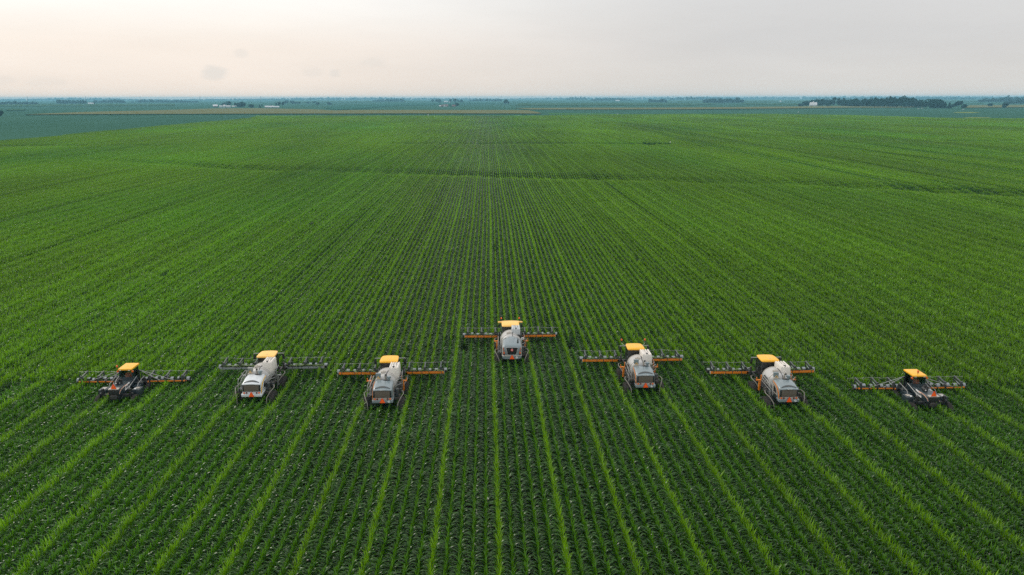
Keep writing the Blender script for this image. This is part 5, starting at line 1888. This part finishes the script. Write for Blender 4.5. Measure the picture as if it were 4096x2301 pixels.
gable('barn', 1785, 1791, 404.5, 409.5, 'right one of two far buildings with bright white roofs', 'barn', 0.8, M_WALLD, M_ROOFW, 0.3, 0)
gable('shed', 1797, 1801, 407.5, 411, 'tiny white shed in front of trees by the white roofs', 'shed', 0.8, M_WALLW, M_ROOFW, 0.5, 1)
gable('shed', 2463, 2479, 401, 405, 'far long white shed in the hazy tree row', 'shed', 0.4, M_WALLW, M_ROOFW, 0.4, 3)
gable('house', 352, 370, 412.5, 416.5, 'far pale house by the left hand blue wood', 'house', 0.5, M_WALLW, M_GALV, 0.5, 3)
# the big white barn with its cupola
p = at(3256, 427, 0)
w, h = px_size(p, 24), px_size(p, 14.5)
bn = empty('white_barn', (p.x, p.y + w * 0.35, 0), 'tall white barn with white roof and round cupola before the dark wood', 'barn')
bn.rotation_euler.z = -math.atan2(p.x, p.y) + 0.2
d = w * 0.7
MB().poly([(-d / 2, 0), (d / 2, 0), (d / 2, h * 0.42), (d * 0.30, h * 0.80), (0, h), (-d * 0.30, h * 0.80), (-d / 2, h * 0.42)], -w / 2, w / 2, 'x').build('wall', M_WALLW, bn, smooth=0)
rf = MB()
for s in (-1, 1):
    rf.poly([(s * (d / 2 + 0.5), h * 0.40), (s * d * 0.30, h * 0.82), (0, h * 1.02), (0, h * 1.04), (s * d * 0.31, h * 0.84), (s * (d / 2 + 0.6), h * 0.41)], -w / 2 - 0.4, w / 2 + 0.4, 'x')
rf = rf.build('roof', M_ROOFW, bn, smooth=0)
MB().cyl((0, 0, h * 0.98), (0, 0, h * 1.09), w * 0.09, w * 0.09, 14).lathe((0, 0, h * 1.09), [(0, w * 0.11), (w * 0.06, w * 0.09), (w * 0.10, w * 0.04), (w * 0.12, 0.05)], 'z', 14).build('cupola', M_ROOFW, rf)
MB().box((0, -d / 2 - 0.05, h * 0.17), (w * 0.22, 0.1, h * 0.32)).build('door', M_GALV, bn, smooth=0)
for k in (-0.36, 0.36):
    wn = MB().box((w * k, -d / 2 - 0.05, h * 0.24), (w * 0.07, 0.1, h * 0.1)).build('window', M_WIN, bn, smooth=0)
    MB().box((w * k, -d / 2 - 0.08, h * 0.185), (w * 0.09, 0.12, 0.12)).build('sill', M_ROOFW, wn, smooth=0)


def dome(px, w_px, ytop, ybase, label):
    p = at(px, ybase, 0)
    r, h = px_size(p, w_px) / 2, px_size(p, ybase - ytop)
    o = empty('silo', (p.x, p.y, 0), label, 'silo')
    MB().cyl((0, 0, 0), (0, 0, h - r * 0.7), r, r, 18).build('wall', M_GALV, o)
    MB().lathe((0, 0, h - r * 0.7), [(0, r * 1.02)] + [(r * 0.7 * math.sin(k * PI / 12), r * max(0.02, math.cos(k * PI / 12))) for k in range(1, 7)], 'z', 18).build('roof', M_ROOFW, o)


dome(3122, 7, 403.5, 409, 'small white domed silo far left of the white barn')
dome(1864, 8, 389, 399, 'faint domed silo on the skyline right of the white roofed farm')


# --- vehicles and small white things at the field edge
def vehicle(px, ybase, L, label, truck=True):
    p = at(px, ybase, 0)
    o = empty('parked_car' if not truck else 'pickup_truck', (p.x, p.y, 0), label, 'car' if not truck else 'truck')
    MB().box((0, 0, 0.72), (L, 1.85, 0.62), top=(0.98, 0.92)).build('body', M_WALLW, o, bevel=0.12)
    cx = L * (0.06 if truck else -0.05)
    cb = MB().box((cx, 0, 1.32), (L * 0.42, 1.7, 0.62), top=(0.72, 0.84)).build('cabin', M_WALLW, o, bevel=0.1)
    for s in (-1, 1):
        MB().box((cx, s * 0.80, 1.32), (L * 0.32, 0.1, 0.36), top=(0.8, 1)).build('window', M_WIN, cb, smooth=0)
    for x in (-L * 0.32, L * 0.32):
        for s in (-1, 1):
            wl = MB().lathe((x, s * 0.80, 0.38), [(-0.12, 0.2), (-0.12, 0.38), (0.12, 0.38), (0.12, 0.2)], 'y', 18).build('wheel', RUBBER, o)
            MB().lathe((x, s * 0.86, 0.38), [(-0.03, 0.05), (-0.05, 0.2), (0.06, 0.21), (0.05, 0.05)], 'y', 14).build('rim', STEEL, wl)


vehicle(3853, 440.5, 5.6, 'white pickup parked below the squat last tree at the right')
vehicle(3674, 436.5, 4.6, 'white car parked at the right end of the large dark wood', False)
vehicle(3689, 434.5, 4.4, 'pale car parked beneath the tree right of the large wood', False)


def marker(px, ybase, hpx, label, wide=0.5):
    p = at(px, ybase, 0)
    z = float(land_z(np.array(p.x), np.array(p.y)))
    h = px_size(p, hpx)
    o = empty('field_marker', (p.x, p.y, z), label, 'marker')
    MB().cyl((0, 0, 0), (0, 0, h), 0.06, 0.06, 8).build('post', M_POLE, o)
    MB().box((0, -0.08, h - 0.5), (wide, 0.05, 1.0)).build('plate', STICK, o, bevel=0.02)


marker(1713, 463.5, 4.5, 'white marker at the far edge of the corn, left of centre', 2.0)
marker(2471, 459.5, 3.5, 'low white marker at the far edge of the corn, right of centre', 2.2)
marker(3193, 453.5, 5, 'white marker at the far edge of the corn below the barn', 1.8)
marker(2680, 588, 22, 'white post standing in dark weeds within the field', 0.35)
wp = [at(x, y, 0) for x, y in ((2575, 589), (2600, 590), (2640, 589), (2690, 589))]
mbw = []
CO, Q, CL = [], [], []
off = 0
rgw = np.random.default_rng(5)
for k in range(24):
    t = rgw.random()
    cx, cy = np.interp(t, [0, .3, .6, 1], [q.x for q in wp]) + rgw.normal(0, 0.6), np.interp(t, [0, .3, .6, 1], [q.y for q in wp]) + rgw.normal(0, 2.2)
    co, q, cl = crown_arrays(rgw, rgw.uniform(2.4, 3.3), rgw.uniform(1.5, 2.6), 60, 'round', cx, cy, 0.1, (0.020, 0.075, 0.016), 0.22)
    CO.append(co)
    Q.append(q + off)
    CL.append(cl)
    off += len(co)
o = bpy.data.objects.new('dark_weeds', np_mesh('dark_weeds', np.concatenate(CO), np.concatenate(Q), np.concatenate(CL), [M_TREE], smooth=False))
C.objects.link(o)
tag(o, 'patch of tall dark weeds around the white post in the field', 'weeds', None, 'stuff')

# --- the power line along the horizon
POLES = [(112, 391, 415, 'power pole over the blue wood at the left edge'), (345, 390, 415, 'power pole beside the far pale house'), (563, 389.5, 414, 'power pole above the gap left of the long blue tree line'),
         (802, 388, 412, 'power pole left of the small dark barn'), (1044, 387.5, 413, 'power pole behind the pointed conifer'), (1242, 389, 414, 'power pole between the small hazy trees'),
         (1402, 385, 409, 'power pole left of the hazy tree row before the white roofs'), (1577, 382, 408, 'power pole rising from the hazy tree row before the white roofs'), (1739, 384, 405, 'power pole above the wide tree by the white roofs'),
         (1879, 384, 405, 'power pole at the left end of the tree row beside the farmhouse'), (2004, 384.5, 405, 'power pole just left of the lone dark tree'), (2128, 384.5, 403, 'power pole right of the lone dark tree'),
         (2240, 385, 402, 'power pole left of the hazy skyline clump'), (2343, 384.5, 401, 'power pole right of the hazy skyline clump'), (2437, 383.5, 401, 'power pole in the hazy tree row by the far white shed'), (2530, 383.5, 401, 'power pole right of the far white shed')]
for px, yt, yb, lab in POLES:
    p = at(px, yb, 0)
    h = px_size(p, yb - yt)
    o = empty('power_pole', (p.x, p.y, 0), lab, 'power pole', 'power poles along the horizon')
    MB().cyl((0, 0, 0), (0, 0, h), 0.85, 0.6, 8).build('pole', M_POLE, o)
    MB().box((0, 0, h * 0.93), (5.0, 0.35, 0.35)).build('crossarm', M_POLE, o, smooth=0)
    MB().box((0, 0, h * 0.80), (4.0, 0.35, 0.35)).build('crossarm', M_POLE, o, smooth=0)
for px, lab in ((2614, 'lattice pylon left of the small dark wood'), (2670, 'lattice pylon over the right end of the small dark wood'), (2692, 'lattice pylon right of the small dark wood')):
    p = at(px, 399, 0)
    h = px_size(p, 399 - 384.5)
    o = empty('pylon', (p.x, p.y, 0), lab, 'pylon', 'pylons on the skyline')
    m_ = MB()
    b_ = 3.5
    for sx in (-1, 1):
        for sy in (-1, 1):
            m_.beam((sx * b_, sy * b_, 0), (sx * 0.6, sy * 0.6, h), 0.4, 0.4)
    for k in range(5):
        z0, z1 = h * k / 5, h * (k + 1) / 5
        r0, r1 = b_ + (0.6 - b_) * k / 5, b_ + (0.6 - b_) * (k + 1) / 5
        m_.beam((-r0, -r0, z0), (r1, -r1, z1), 0.25, 0.25).beam((r0, r0, z0), (-r1, r1, z1), 0.25, 0.25)
    m_.build('tower', M_POLE, o, smooth=0)
    for z in (0.72, 0.84, 0.95):
        MB().box((0, 0, h * z), (12 - 5 * abs(z - 0.84) * 4, 0.5, 0.5)).build('crossarm', M_POLE, o, smooth=0)
